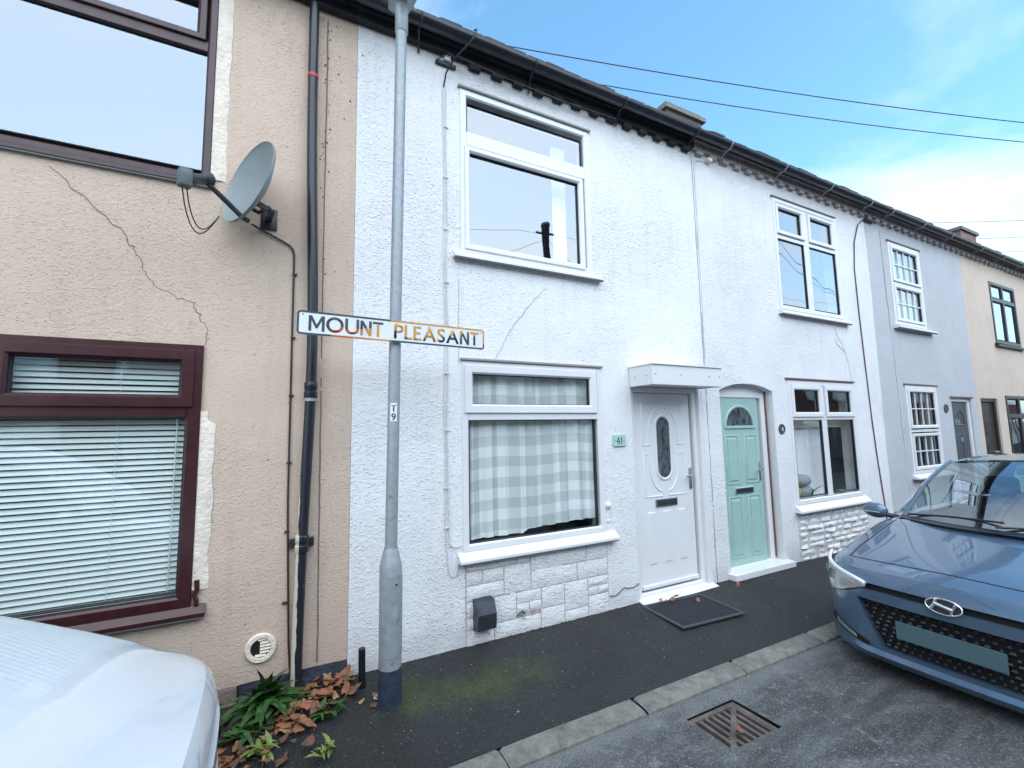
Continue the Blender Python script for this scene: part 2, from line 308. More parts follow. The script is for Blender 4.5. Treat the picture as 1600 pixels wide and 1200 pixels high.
# ------------------------------------------------------------------ mesh helpers
class B:
    def __init__(s): s.v = []; s.f = []; s.uv = None
    def add(s, vs, fs):
        o = len(s.v); s.v += [tuple(x) for x in vs]; s.f += [tuple(i+o for i in f) for f in fs]; return s
    def box(s, x0, x1, y0, y1, z0, z1, bev=0):
        if bev <= 0:
            return s.add([(x0,y0,z0),(x1,y0,z0),(x1,y1,z0),(x0,y1,z0),(x0,y0,z1),(x1,y0,z1),(x1,y1,z1),(x0,y1,z1)], [(0,3,2,1),(4,5,6,7),(0,1,5,4),(1,2,6,5),(2,3,7,6),(3,0,4,7)])
        bm = bmesh.new(); bmesh.ops.create_cube(bm, size=1)
        for v in bm.verts: v.co = ((x0+x1)/2+v.co.x*(x1-x0), (y0+y1)/2+v.co.y*(y1-y0), (z0+z1)/2+v.co.z*(z1-z0))
        bmesh.ops.bevel(bm, geom=bm.edges[:], offset=bev, segments=2, affect='EDGES', profile=.5)
        bm.verts.index_update(); s.add([v.co for v in bm.verts], [[v.index for v in f.verts] for f in bm.faces]); bm.free(); return s
    def ring(s, x0, x1, z0, z1, w, yf, yb, ch=.012):
        """mitred rectangular frame, front face at yf, back at yb (y grows into the house)"""
        def lp(i, y): return [(x0+i,y,z0+i),(x1-i,y,z0+i),(x1-i,y,z1-i),(x0+i,y,z1-i)]
        e = .004
        ls = [lp(0, yb), lp(0, yf+e), lp(e, yf), lp(w-ch, yf), lp(w, yf+ch), lp(w, yb)]
        vs = sum(ls, []); fs = []
        for k in range(5):
            for i in range(4): a = k*4; j = (i+1) % 4; fs.append((a+i, a+j, a+4+j, a+4+i))
        return s.add(vs, fs)
    def tube(s, pts, r, n=8, cap=True, taper=None):
        pts = [Vector(p) for p in pts]; o = len(s.v); prev = None
        for i, p in enumerate(pts):
            d = (pts[min(i+1, len(pts)-1)] - pts[max(i-1, 0)]).normalized()
            a = d.orthogonal().normalized() if prev is None else (prev - d*prev.dot(d)).normalized()
            prev = a; b = d.cross(a); rr = r if taper is None else taper[i]
            for k in range(n):
                t = 2*math.pi*k/n; q = p + a*math.cos(t)*rr + b*math.sin(t)*rr; s.v.append(tuple(q))
        for i in range(len(pts)-1):
            for k in range(n): j = (k+1) % n; s.f.append((o+i*n+k, o+i*n+j, o+(i+1)*n+j, o+(i+1)*n+k))
        if cap: s.f.append(tuple(o+k for k in range(n))[::-1]); s.f.append(tuple(o+(len(pts)-1)*n+k for k in range(n)))
        return s
    def lathe(s, prof, n=24, c=(0,0,0), ax='z', cap=True):
        o = len(s.v)
        for r, h in prof:
            for k in range(n):
                t = 2*math.pi*k/n; a, b = r*math.cos(t), r*math.sin(t)
                s.v.append({'z': (c[0]+a, c[1]+b, c[2]+h), 'y': (c[0]+a, c[1]+h, c[2]+b), 'x': (c[0]+h, c[1]+a, c[2]+b)}[ax])
        for i in range(len(prof)-1):
            for k in range(n): j = (k+1) % n; s.f.append((o+i*n+k, o+i*n+j, o+(i+1)*n+j, o+(i+1)*n+k))
        if cap: s.f.append(tuple(o+k for k in range(n))); s.f.append(tuple(o+(len(prof)-1)*n+k for k in range(n)))
        return s
    def grid(s, rows, skip=None):
        o = len(s.v); nc = len(rows[0])
        for r in rows: s.v += [tuple(q) for q in r]
        for i in range(len(rows)-1):
            for j in range(nc-1):
                if skip and skip(i, j): continue
                s.f.append((o+i*nc+j, o+i*nc+j+1, o+(i+1)*nc+j+1, o+(i+1)*nc+j))
        return s
    def mesh(s, name, m=None, smooth=0):
        me = bpy.data.meshes.new(name); me.from_pydata(s.v, [], s.f)
        bm = bmesh.new(); bm.from_mesh(me); bmesh.ops.remove_doubles(bm, verts=bm.verts[:], dist=1e-5) if smooth != -1 else None
        bmesh.ops.recalc_face_normals(bm, faces=bm.faces[:]); bm.to_mesh(me); bm.free()
        if m: me.materials.append(M[m] if isinstance(m, str) else m)
        if smooth > 0:
            me.shade_smooth(); me.set_sharp_from_angle(angle=R(smooth))
        me.update(); return me
    def obj(s, name, m, parent=None, smooth=0): return link(name, s.mesh(name, m, smooth), parent)
def link(name, me, parent=None, loc=None, rot=None, sc=None):
    o = bpy.data.objects.new(name, me); C.objects.link(o)
    if parent is not None: o.parent = parent
    if loc is not None: o.location = loc
    if rot is not None: o.rotation_euler = rot
    if sc is not None: o.scale = sc if hasattr(sc, '__len__') else (sc,)*3
    return o
def tag(o, label=None, cat=None, group=None, kind=None):
    if label: o['label'] = label
    if cat: o['category'] = cat
    if group: o['group'] = group
    if kind: o['kind'] = kind
    return o
def thing(name, label, cat, loc=(0,0,0), rz=0, group=None):
    o = link(name, None, None, loc, (0,0,rz)); o.empty_display_size = .1
    return tag(o, label, cat, group)
def text_mesh(txt, h, depth=.002, bold=0, m='ink'):
    cu = bpy.data.curves.new('lettering', 'FONT'); cu.body = txt; cu.size = 1; cu.offset = bold; cu.resolution_u = 4
    o = bpy.data.objects.new('lettering', cu); C.objects.link(o); bpy.context.view_layer.update()
    me = bpy.data.meshes.new_from_object(o.evaluated_get(bpy.context.evaluated_depsgraph_get())); bpy.data.objects.remove(o)
    xs = [v.co.x for v in me.vertices]; ys = [v.co.y for v in me.vertices]; k = h/(max(ys)-min(ys))
    x0, y0, wd = min(xs), min(ys), (max(xs)-min(xs))*k
    bm = bmesh.new(); bm.from_mesh(me)
    r = bmesh.ops.extrude_face_region(bm, geom=bm.faces[:])
    for e in r['geom']:
        if isinstance(e, bmesh.types.BMVert): e.co.z += depth/k
    for v in bm.verts: v.co = ((v.co.x-x0)*k, -v.co.z*k, (v.co.y-y0)*k)
    bmesh.ops.recalc_face_normals(bm, faces=bm.faces[:]); bm.to_mesh(me); bm.free()
    me.materials.clear(); me.materials.append(M[m]); return me, wd
def sub(a, b, st):
    n = max(1, math.ceil((b-a)/st)); return [a+(b-a)*i/n for i in range(n)]
def outline_letter(ch, h, depth, m):
    k = .17 # stroke over height
    T_ = {'M': ([(0,0),(0,1),(.19,1),(.475,.42),(.76,1),(.95,1),(.95,0),(.78,0),(.78,.70),(.53,.18),(.42,.18),(.17,.70),(.17,0)], .95),
          'T': ([(.255,0),(.255,.85),(0,.85),(0,1),(.68,1),(.68,.85),(.425,.85),(.425,0)], .68),
          'N': ([(0,0),(0,1),(.18,1),(.56,.32),(.56,1),(.73,1),(.73,0),(.55,0),(.17,.68),(.17,0)], .73),
          'L': ([(0,0),(0,1),(.17,1),(.17,.15),(.55,.15),(.55,0)], .55),
          'E': ([(0,0),(0,1),(.56,1),(.56,.85),(.17,.85),(.17,.58),(.5,.58),(.5,.43),(.17,.43),(.17,.15),(.58,.15),(.58,0)], .58)}
    P, w = T_[ch]; n = len(P); P = [(x*h, z*h) for x, z in P]
    b = B(); b.add([(x,-depth,z) for x, z in P]+[(x,0,z) for x, z in P], [tuple(range(n))]+[(i, (i+1) % n, n+(i+1) % n, n+i) for i in range(n)])
    return b.mesh('letter', m), w*h
def wall(house, x0, x1, z0, z1, ops, m, y=0, depth=.2, st=.09, amp=.004, name='wall', wob=0):
    xs = sorted({x0, x1, *[o[0] for o in ops], *[o[1] for o in ops]}); zs = sorted({z0, z1, *[o[2] for o in ops], *[o[3] for o in ops]})
    X = sum([sub(a, b, st) for a, b in zip(xs, xs[1:])], []) + [x1]; Z = sum([sub(a, b, st) for a, b in zip(zs, zs[1:])], []) + [z1]
    def inn(xm, zm): return any(o[0] < xm < o[1] and o[2] < zm < o[3] for o in ops)
    def dist(x, z): return min([max(max(o[0]-x, x-o[1]), max(o[2]-z, z-o[3]), 0) for o in ops]+[1])
    b = B(); rows = []
    for z in Z:
        row = []
        for x in X:
            d = min(1, dist(x, z)/.1)
            row.append((x, y + d*amp*2*(noise.noise(Vector((x*1.7, z*1.7, y*9+3)))+.5*noise.noise(Vector((x*6, z*6, 9)))), z))
        rows.append(row)
    b.grid(rows, lambda i, j: inn((X[j]+X[j+1])/2, (Z[i]+Z[i+1])/2))
    for o in ops:
        a, c, e, f = o[:4]; yb = y+depth
        b.add([(a,y,e),(a,yb,e),(a,yb,f),(a,y,f)], [(0,1,2,3)]); b.add([(c,y,e),(c,yb,e),(c,yb,f),(c,y,f)], [(0,1,2,3)])
        b.add([(a,y,f),(c,y,f),(c,yb,f),(a,yb,f)], [(0,1,2,3)]); b.add([(a,y,e),(c,y,e),(c,yb,e),(a,yb,e)], [(0,1,2,3)])
    return b.obj(name, m, house, 40)
def room(house, x0, x1):
    b = B()
    for z0, z1 in ((.01, 2.5), (2.62, 4.8)):
        y0, y1 = .21, 3.6
        b.add([(x0,y0,z0),(x1,y0,z0),(x1,y1,z0),(x0,y1,z0),(x0,y0,z1),(x1,y0,z1),(x1,y1,z1),(x0,y1,z1)], [(0,3,2,1),(4,5,6,7),(1,2,6,5),(2,3,7,6),(3,0,4,7)])
    b.obj('room_interior', 'room', house)
# ------------------------------------------------------------------ ground
KB, KF, RZ = -1.055, -1.20, -.085          # kerb back, kerb front, road level
def zpave(y): return -.048*min(1, max(0, -y)/1.05)
b = B(); xs = [-12+.25*i for i in range(160)]+[30+4*i for i in range(12)]; ys = [.2, -.02, -.15, -.35, -.6, -.85, KB]
b.grid([[(x, y, zpave(y)+.004*noise.noise(Vector((x*1.3, y*2, 1)))) for x in xs] for y in ys])
tag(b.obj('pavement', 'pave', None, 50), kind='structure')
b = B(); xs = [-12+.4*i for i in range(100)]+[30+4*i for i in range(12)]; ys = [KF+.02, -1.5, -2, -2.6, -3.2, -3.9, -4.5, -5.2, -5.9]
GX = (2.2, 2.61, -1.65, -1.33)
def rz(x, y): return RZ + .03*math.sin(min(1, max(0, (KF-y)/4.7))*math.pi) + .004*noise.noise(Vector((x*.8, y, 5)))*min(1, (KF+.02-y)*3)
xs = sorted(set([round(x, 3) for x in xs]+[2.2, 2.61, 4.02, 4.43])); ys = sorted(set(ys+[-1.33, -1.65, -1.23, -1.52]), reverse=True)
holes = [(2.2, 2.61, -1.65, -1.33), (4.02, 4.43, -1.52, -1.23)]
def rskip(i, j):
    xm, ym = (xs[j]+xs[j+1])/2, (ys[i]+ys[i+1])/2
    return any(a < xm < c and e < ym < f for a, c, e, f in holes)
b.grid([[(x, y, rz(x, y)) for x in xs] for y in ys], rskip)
tag(b.obj('road', 'road', None, 50), kind='structure')
b = B(); b.grid([[(x, y, -.03) for x in (-12, 0, 10, 20, 28, 74)] for y in (-5.88, -7.5, -9.3)])
tag(b.obj('opposite_pavement', 'pave'), kind='structure')
b = B(); b.grid([[(x, y, -.62) for x in (-1500, -12, 30, 1500)] for y in (1500, 6, -14, -1500)]); tag(b.obj('ground', 'road'), kind='structure')
kr = link('kerb', None); tag(kr, kind='structure')
x = -11.9
k = 0
edges = [2.03 + .93*i for i in range(-14, 24)]
for i, (a, c) in enumerate(zip(edges, edges[1:])):
    b = B(); rows = []
    g0 = .012 if abs(a-2.03) < .01 else .004
    for q in (0, .02, .25, .5, .75, .98, 1):
        xx = a+g0+(c-a-g0-.004)*q; e = -.012 if q in (0, 1) else 0
        w = .012*noise.noise(Vector((xx*5, i, 2)))
        rows.append([(xx, KB, -.12), (xx, KB, -.05+e+w*.3), (xx, (KB+KF)/2, -.052+e+w), (xx, KF+.035, -.056+e+w), (xx, KF+.005, -.07+e), (xx, KF+w, -.13)])
    b.grid(rows); b.obj('kerb_stone', 'kerb', kr, 50)
b = B().box(-12, 28, KB-.02, KF+.03, -.2, -.075); b.obj('kerb_bedding', 'dark', kr)
# ------------------------------------------------------------------ window builder
def window(house, x0, x1, z0, z1, fr, panes, gl='glass', sill=None, w=.06, yf=-.012, mats='upvc', bars=None, transom=(), mullion=(), drip=True):
    """panes: (xa,xb,za,zb,sash width or 0) - glass rectangles"""
    b = B().ring(x0, x1, z0, z1, w, yf, yf+.07)
    for z_, zz in transom: b.box(x0+w-.004, x1-w+.004, yf+.004, yf+.066, z_, zz, .006)
    for xa, xb, za, zb in mullion: b.box(xa, xb, yf+.006, yf+.064, za, zb, .006)
    win = b.obj('window', mats, house)
    for xa, xb, za, zb, sw in panes:
        if sw:
            s_ = B().ring(xa-sw, xb+sw, za-sw, zb+sw, sw, yf-.014, yf+.05, .014); s_.obj('sash', mats, win)
        g = .010
        B().ring(xa-.004, xb+.004, za-.004, zb+.004, g, yf+.014, yf+.05, .003).obj('gasket', 'rubber', win)
        tl = R(rnd.uniform(-.25, .25))
        dy = (xb-xa)*math.tan(tl)/2
        B().add([(xa,yf+.03-dy,za),(xb,yf+.03+dy,za),(xb,yf+.03+dy,zb),(xa,yf+.03-dy,zb)], [(0,1,2,3)]).obj('pane', gl, win)
        if bars:
            nc, nr = bars
            for i in range(1, nc): q = xa+(xb-xa)*i/nc; B().box(q-.008, q+.008, yf+.012, yf+.028, za+.004, zb-.004).obj('glazing_bar', mats, win)
            for i in range(1, nr): q = za+(zb-za)*i/nr; B().box(xa+.004, xb-.004, yf+.010, yf+.026, q-.008, q+.008).obj('glazing_bar', mats, win)
    if sill:
        sx0, sx1, sz0, sz1, pr = sill
        s_ = B().add([(sx0,-pr,sz0),(sx1,-pr,sz0),(sx1,-pr,sz0+.020),(sx0,-pr,sz0+.020),(sx0,yf+.005,sz1),(sx1,yf+.005,sz1),(sx0,.03,sz0),(sx1,.03,sz0),(sx0,.03,sz1),(sx1,.03,sz1)],
            [(0,1,2,3),(3,2,5,4),(4,5,9,8),(0,6,7,1),(0,3,4,8,6),(1,7,9,5,2)])
        so_ = s_.obj('sill', mats, win)
        B().box(sx0+.004, sx1-.004, -pr+.006, -pr+.03, sz0-.012, sz0-.0005).obj('sill_drip', 'drip', so_)
    return win
def poly_tube(house, name, pts, r, m, n=6): return B().tube(pts, r, n).obj(name, m, house, 60)
def wiggle(pts, amp, n, seed, y):
    q = random.Random(seed); o = []
    for (a, c), (d, e) in zip(pts, pts[1:]):
        for i in range(n): t = i/n; o.append((a+(d-a)*t+q.uniform(-amp, amp), y, c+(e-c)*t+q.uniform(-amp, amp)))
    o.append((pts[-1][0], y, pts[-1][1])); return o
# ------------------------------------------------------------------ roof, gutter, eaves
PT = math.tan(R(38))
tile_me = None
def roofing(house, x0, x1, gm='gutter', dent='soffit', dz=0, soff='soffit', d0=-99):
    global tile_me
    yb, zb = -.12, 4.985+dz
    b = B()
    nco = 16; dy = 3.5/nco
    for i in range(2, nco):   # stepped courses behind the two eave courses
        y0, y1 = yb+i*dy, yb+(i+1)*dy; z0 = zb+(y0-yb)*PT
        b.add([(x0,y0,z0),(x1,y0,z0),(x1,y0,z0+.02),(x0,y0,z0+.02),(x1,y1+.02,z0+.02+dy*PT),(x0,y1+.02,z0+.02+dy*PT)], [(0,1,2,3),(3,2,4,5)])
    zr = zb+3.5*PT
    b.add([(x0,yb+3.5,zr+.02),(x1,yb+3.5,zr+.02),(x1,yb+7,zb),(x0,yb+7,zb)], [(0,1,2,3)])
    b.add([(x0,yb,zb-.02),(x1,yb,zb-.02),(x1,yb+3.5,zr-.03),(x0,yb+3.5,zr-.03)], [(0,1,2,3)])
    for xe in (x0, x1): b.add([(xe,yb+.1,zb-.02),(xe,yb+3.5,zr+.02),(xe,yb+7,zb-.02)], [(0,1,2)])
    rf = b.obj('roof', 'tile', house)
    if tile_me is None:
        t = B(); L_ = .36
        t.add([(0,0,0),(.196,0,0),(.196,L_*math.cos(R(38)),L_*math.sin(R(38))),(0,L_*math.cos(R(38)),L_*math.sin(R(38))),
               (0,0,.018),(.02,0,.026),(.18,0,.026),(.196,0,.018),(.196,L_*.788,L_*.616+.018),(.18,L_*.788,L_*.616+.026),(.02,L_*.788,L_*.616+.026),(0,L_*.788,L_*.616+.018)],
              [(0,1,7,6,5,4),(4,5,10,11),(5,6,9,10),(6,7,8,9),(1,2,8,7),(0,4,11,3)])
        tile_me = t.mesh('tile', 'tile')
    n = int((x1-x0)/.2)
    for c in range(2):
        for i in range(n):
            q = x0+(x1-x0)*i/n
            link('tile', tile_me, rf, (q, yb-.035+c*dy+rnd.uniform(-.008, .008), zb+.028+c*dy*PT+.012*c+rnd.uniform(-.006, .018)), (rnd.uniform(-.02, .02), rnd.uniform(-.03, .03), rnd.uniform(-.015, .015)), ((x1-x0)/n/.2, 1, 1))
    # eave course, fascia and gutter
    B().box(x0, x1, -.055, .25, 4.85+dz, 4.97+dz).obj('eave_course', soff, house)
    gb = B(); prof = []
    gy, gz, gr = -.165, 4.955+dz, .062
    for k in range(13): a = math.pi*k/12; prof.append((gy-gr*math.cos(a), gz-gr*math.sin(a)))
    prof2 = [(gy-(gr-.005)*math.cos(math.pi*k/12), gz-(gr-.005)*math.sin(math.pi*k/12)) for k in range(12, -1, -1)]
    pf = prof+prof2
    xs_ = sub(x0, x1, 1.0)+[x1]
    gb.grid([[(q, yy, zz + .006*noise.noise(Vector((q*.7, 3, 1)))) for yy, zz in pf+[pf[0]]] for q in xs_])
    g = gb.obj('gutter', gm, house, 50)
    q = x0+.45
    while q < x1-.1:
        s_ = B(); s_.tube([(q, gy-(gr+.006)*math.cos(math.pi*k/10), gz-(gr+.006)*math.sin(math.pi*k/10)) for k in range(11)], .009, 6)
        s_.tube([(q, gy+.03, gz-gr), (q+.02, -.055, 4.86+dz), (q+.03, -.012, 4.79+dz)], .009, 6)
        s_.obj('gutter_bracket', 'galv' if dent == 'brick_w' else 'dishdark', g, 50); q += 1.05
    dm = B().box(0, .105, -.05, .0, .02, .075, .004).mesh('brick', dent)
    n = int((x1-x0)/.215)
    for i in range(n):
        if x0+(x1-x0)*i/n > d0: link('brick', dm, house, (x0+(x1-x0)*(i+.25)/n, 0, 4.782+dz+rnd.uniform(-.004, .004)))
# ------------------------------------------------------------------ house A (tan)
hg = 'terraced houses in the row'
hA = thing('terraced_house', 'tan rendered terraced house with dark brown window frames, behind the satellite dish', 'house', (0,0,0), group=hg)
wall(hA, -5, .462, .11, 4.9, [(-2.4,-.45,3.3,4.66), (-2.4,-.435,.62,2.215)], 'tan')
room(hA, -4.9, .42)
roofing(hA, -5, .462, d0=9)
B().box(-5, -2.4+.001, .02, .2, 0, .1).obj('foundation', 'plinth', hA)
b = B(); xs = [-.17+.63*i/10 for i in range(11)]
b.grid([[(x, -.006+.006*noise.noise(Vector((x*7, z*9, 0))), z) for x in xs] for z in (-.08, -.04, 0, .05, .09, .113+0)]); b.grid([[(x, .02*0-.004, .113), (x, .02, .118)] for x in xs]); b.obj('plinth', 'plinth', hA, 40)
for a, c, z0, z1 in ((-.62,-.175,-.12,.015), (-.5,-.178,.021,.107), (-1.1,-.628,-.12,.015), (-.95,-.507,.021,.107), (-1.6,-.958,.021,.107), (-1.7,-1.108,-.12,.015)):
    B().box(a, c, -.004, .1, z0, z1, .008).obj('brick', 'pink', hA)
# brown windows
wA = window(hA, -2.4, -.45, 3.3, 4.66, 0, [(-2.3,-.495,3.375,4.215,0), (-2.3,-.56,4.335,4.56,.05)], 'glassa', (-2.45,-.43,3.275,3.315,.03), .05, -.02, 'brown2', transom=((4.215,4.29),))
wA2 = window(hA, -2.4, -.435, .62, 2.215, 0, [(-2.3,-.51,.715,1.765,0), (-1.31,-.55,1.895,2.105,.072), (-2.22,-1.48,1.895,2.105,.072)], 'glass', (-2.45,-.36,.575,.635,.055), .075, -.022, 'brown', transom=((1.765,1.83),), mullion=((-1.42,-1.36,1.83,2.15),))
for pts, sd in (([(-.443,3.33),(-.44,4.75)], 1), ([(-.428,.72),(-.43,1.3),(-.425,1.8)], 2)):
    q = random.Random(sd); b = B(); rows = []
    z0, z1 = pts[0][1], pts[-1][1]
    for i in range(40):
        z = z0+(z1-z0)*i/39; w_ = (.075 if sd == 1 else .085)*(1+.28*noise.noise(Vector((z*6, sd, 0)))) * (1 if i < 37 or sd == 1 else .5)
        rows.append([(-.452, -.002, z), (-.449, -.013, z), (-.44+w_*.6, -.012, z), (-.44+w_, -.003, z)])
    b.grid(rows); b.obj('cement_patch', 'cement', hA, 60)
B().tube(wiggle([(-.405,.64),(-.415,.70),(-.41,.78)], .006, 4, 3, -.02), .014, 6).obj('torn_seal', 'brown', hA)
# air vent
v = B(); cxv, czv, rv = -.058, .305, .086
v.lathe([(rv*1.04,.0),(rv*1.02,-.010),(rv*.96,-.016),(rv*.70,-.016),(rv*.66,-.008),(rv*.66,.0)], 36, (cxv,0,czv), 'y', False)
av = v.obj('air_vent', 'cement', hA, 40)
B().lathe([(rv*.68,-.003),(.001,-.003)], 30, (cxv,0,czv), 'y', False).obj('vent_hole', 'dark', av)
for i in range(6):
    z = czv-.048+i*.019; hw = math.sqrt(max(0, (rv*.66)**2-(z-czv)**2)); lf = -hw if i < 1 else (-.004 if i < 5 else -hw*.5)
    B().add([(cxv+lf,-.014,z),(cxv+hw,-.014,z),(cxv+hw,-.004,z+.012),(cxv+lf,-.004,z+.012),(cxv+lf,-.004,z+.007),(cxv+hw,-.004,z+.007)], [(0,1,2,3),(0,4,5,1)]).obj('vent_louvre', 'cement', av)
poly_tube(hA, 'crack', wiggle([(-1.23,3.21),(-.88,2.9),(-.8,2.75),(-.71,2.58),(-.51,2.48),(-.42,2.32),(-.43,2.22)], .012, 9, 5, -.001), .0020, 'crack', 4)
poly_tube(hA, 'crack', wiggle([(.275,.14),(.262,1.4),(.252,2.8),(.245,4.78)], .002, 20, 8, -.001), .005, 'crack', 4)
q = random.Random(12); b = B()
for i in range(60):
    z = 2.6+2.2*q.random()**.7; x = q.gauss(.255 if i % 3 else .34, .018 if i % 3 else .07); s_ = q.uniform(.002, .007)
    b.lathe([(s_*.4,-.004),(s_*.9,-.002),(s_*q.uniform(.8,1.3),0)], 5, (x,0,z), 'y')
tag(b.obj('black_moss', simple('dark_moss', (.09, .075, .055), 1), hA), kind='stuff')
# downpipe
dpx = lambda z: .145+.045*math.exp(-((z-2.2)/1.2)**2)
b = B(); zz = [.02+.16*i for i in range(31)]; b.tube([(dpx(z), -.062, z) for z in zz if z < 4.86], .034, 14); b.tube([(dpx(.05), -.062, .05), (dpx(.02), -.075, -.01), (dpx(0), -.115, -.045)], .037, 14)
dp = b.obj('downpipe', 'pipe', hA, 50)
for z, mm in ((1.94,'pipe'),(.93,'pipe')):
    x = dpx(z); b = B().lathe([(.040,-.055),(.043,-.05),(.043,-.012),(.039,-.008),(.039,.008),(.042,.012),(.042,.05),(.039,.055)], 16, (x,-.062,z))
    b.obj('pipe_collar', mm, dp, 40)
    if z < 1: B().box(x-.075, x+.075, -.03, -.012, z-.03, z+.03, .006).obj('pipe_bracket', 'dishdark', dp)
B().lathe([(.0405,-.02),(.0405,.02)], 16, (dpx(1.885),-.062,1.885)).obj('pale_band', 'galv', dp, 40)
B().lathe([(.0365,-.012),(.0365,.012)], 16, (dpx(4.24),-.062,4.24)).obj('red_tape', simple('red_tape', (.5, .05, .05)), dp, 40)
# ------------------------------------------------------------------ house B (white, 41)
hB = thing('terraced_house', 'white rendered terraced house numbered 41 with a white front door under a flat canopy', 'house', group=hg)
wall(hB, .464, 4.172, -.03, 4.9, [(1.31,2.68,3.13,4.61), (1.31,2.72,.70,2.215), (3.095,4.03,.0,2.06)], 'white')
room(hB, .5, 4.1); roofing(hB, .464, 4.172, d0=1.3)
window(hB, 1.31, 2.68, 3.13, 4.61, 0, [(1.375,2.595,4.225,4.50,0), (1.395,2.535,3.215,4.035,.05)], 'glassb', (1.24,2.77,3.075,3.135,.06), .062, -.01, transom=((4.10,4.225),))
window(hB, 1.31, 2.72, .70, 2.215, 0, [(1.40,2.585,1.86,2.11,.072), (1.37,2.64,.755,1.73,0)], 'glass', (1.265,2.815,.628,.70,.075), .055, -.012, transom=((1.73,1.79),))
for a, c, z in ((1.29,2.70,4.612), (1.295,2.735,2.217)):
    B().box(a, c, -.03, .0, z, z+.022, .006).obj('drip_bar', simple('grey_drip', (.3, .29, .28)), hB)
# rock faced cladding
def stone(house, x0, x1, z0, z1, dep, seed, g=.0035):
    nx = max(3, int((x1-x0)/.05)); nz = max(3, int((z1-z0)/.04)); b = B(); rows = []
    for j in range(nz+1):
        r = []
        for i in range(nx+1):
            u, w = i/nx, j/nz; x = x0+g+(x1-x0-2*g)*u; z = z0+g+(z1-z0-2*g)*w
            ed = i in (0, nx) or j in (0, nz)
            r.append((x, -.004 if ed else -.004-dep*(.55+.9*noise.noise(Vector((x*13, z*17, seed)))), z))
        rows.append(r)
    b.grid(rows); per = rows[0]+[r[-1] for r in rows[1:]]+rows[-1][-2::-1]+[r[0] for r in rows[-2:0:-1]]
    b.grid([per+[per[0]], [(x, .01, z) for x, y, z in per+[per[0]]]])
    return b.obj('stone', 'stone', house, 25)
B().box(1.328, 2.722, -.0022, .0, -.03, .613).obj('mortar_bed', 'mortar', hB)
for i, (a, c, e, f) in enumerate([(1.33,1.78,.545,.612),(1.78,1.91,.545,.612),(1.91,2.48,.47,.612),(2.48,2.72,.47,.612),(1.33,1.47,.44,.545),(1.47,1.66,.44,.545),(1.33,1.66,.32,.44),(1.66,1.91,.32,.545),(1.91,2.38,.32,.47),(2.38,2.72,.32,.47),
    (1.33,1.56,.20,.32),(1.33,1.44,.11,.20),(1.44,1.56,.11,.20),(1.33,1.57,-.02,.11),(1.57,1.77,.12,.32),(1.77,2.01,.23,.32),(1.77,1.89,.15,.23),(1.89,2.01,.15,.23),(2.01,2.24,.15,.32),(2.24,2.49,.085,.32),(1.57,2.0,-.02,.12),(2.0,2.24,-.02,.15),(2.24,2.49,-.02,.085),(2.49,2.72,.24,.32),(2.49,2.6,.165,.24),(2.6,2.72,.165,.24),(2.49,2.72,-.02,.165)]):
    if (a, e) == (1.57, .12): f = .32
    stone(hB, a, c, e if (a, c) != (1.57, 1.77) else .12, f, .017, i, .0045)
# flue cowl
b = B(); cw = [(1.38,1.535)]
prof = [(.0,.345),(-.075,.33),(-.115,.245),(-.105,.13),(-.06,.115),(.0,.115)]
b.grid([[(x, y, z) for y, z in prof] for x in (1.385, 1.54)])
b.add([(1.385,y,z) for y, z in prof], [tuple(range(6))]); b.add([(1.54,y,z) for y, z in prof[:5]]+[(1.54,0,.115)], [tuple(range(6))])
b.obj('flue_cowl', simple('dark_metal_cowl', (.045, .05, .06), .35, .3, var=.3), hB)
# painted cables
for x_, nm in ((1.160, 'a'), (1.183, 'b')):
    pts = [(x_+.01*(4.55-z)/4*.5+.004*math.sin(z*5+(x_*50)), -.008, z) for z in [4.55-.13*i for i in range(29)]]
    if nm == 'a': pts += [(1.185,-.008,.62),(1.205,-.01,.545),(1.235,-.012,.53),(1.262,-.012,.58),(1.27,-.012,.66)]
    else: pts += [(1.20,-.008,.78),(1.225,-.01,.755),(1.26,-.012,.75),(1.30,-.01,.76)]
    pc = poly_tube(hB, 'cable', pts, .0045, 'cablew')
for z in (4.2, 3.75, 3.3, 2.85, 2.4, 2.1, 1.65, 1.2, .9): B().box(1.155, 1.20, -.014, 0, z, z+.008).obj('cable_clip', 'cablew', hB)
poly_tube(hB, 'eave_cable', [(1.162,-.01,4.56),(1.17,-.05,4.66),(1.22,-.12,4.76),(1.30,-.2,4.84),(1.36,-.25,4.92),(1.375,-.245,4.985),(1.36,-.22,4.99)], .007, 'dishdark')
poly_tube(hB, 'eave_cable', [(1.24,-.1,4.78),(1.19,-.07,4.83),(1.14,-.05,4.81),(1.09,-.03,4.76)], .005, 'dishdark')
poly_tube(hB, 'eave_cable', [(1.25,-.11,4.80),(1.7,-.08,4.80),(2.3,-.075,4.79),(3.0,-.07,4.82)], .005, 'dishdark')
B().box(1.16, 1.215, -.05, 0, 4.79, 4.83, .004).obj('junction_box', 'cablew', hB)
B().box(1.09, 1.27, -.03, 0, 4.755, 4.785, .004).obj('wire_bracket', 'dishdark', hB)
poly_tube(hB, 'crack', wiggle([(1.6,2.25),(1.78,2.54),(1.95,2.75),(2.14,2.93)], .012, 6, 15, -.003), .0026, 'crackw', 4)
poly_tube(hB, 'crack', wiggle([(1.285,2.2),(1.29,2.9)], .003, 8, 16, -.002), .0022, 'crackw', 4)
poly_tube(hB, 'crack', wiggle([(2.73,.12),(2.8,.115),(2.9,.16),(3.02,.15),(3.09,.17)], .006, 4, 17, -.004), .0045, 'crack', 4)
B().lathe([(.030,0),(.028,-.015),(.014,-.03),(.001,-.033)], 14, (2.752,0,.93), 'y').obj('socket_cover', 'upvc', hB, 50)
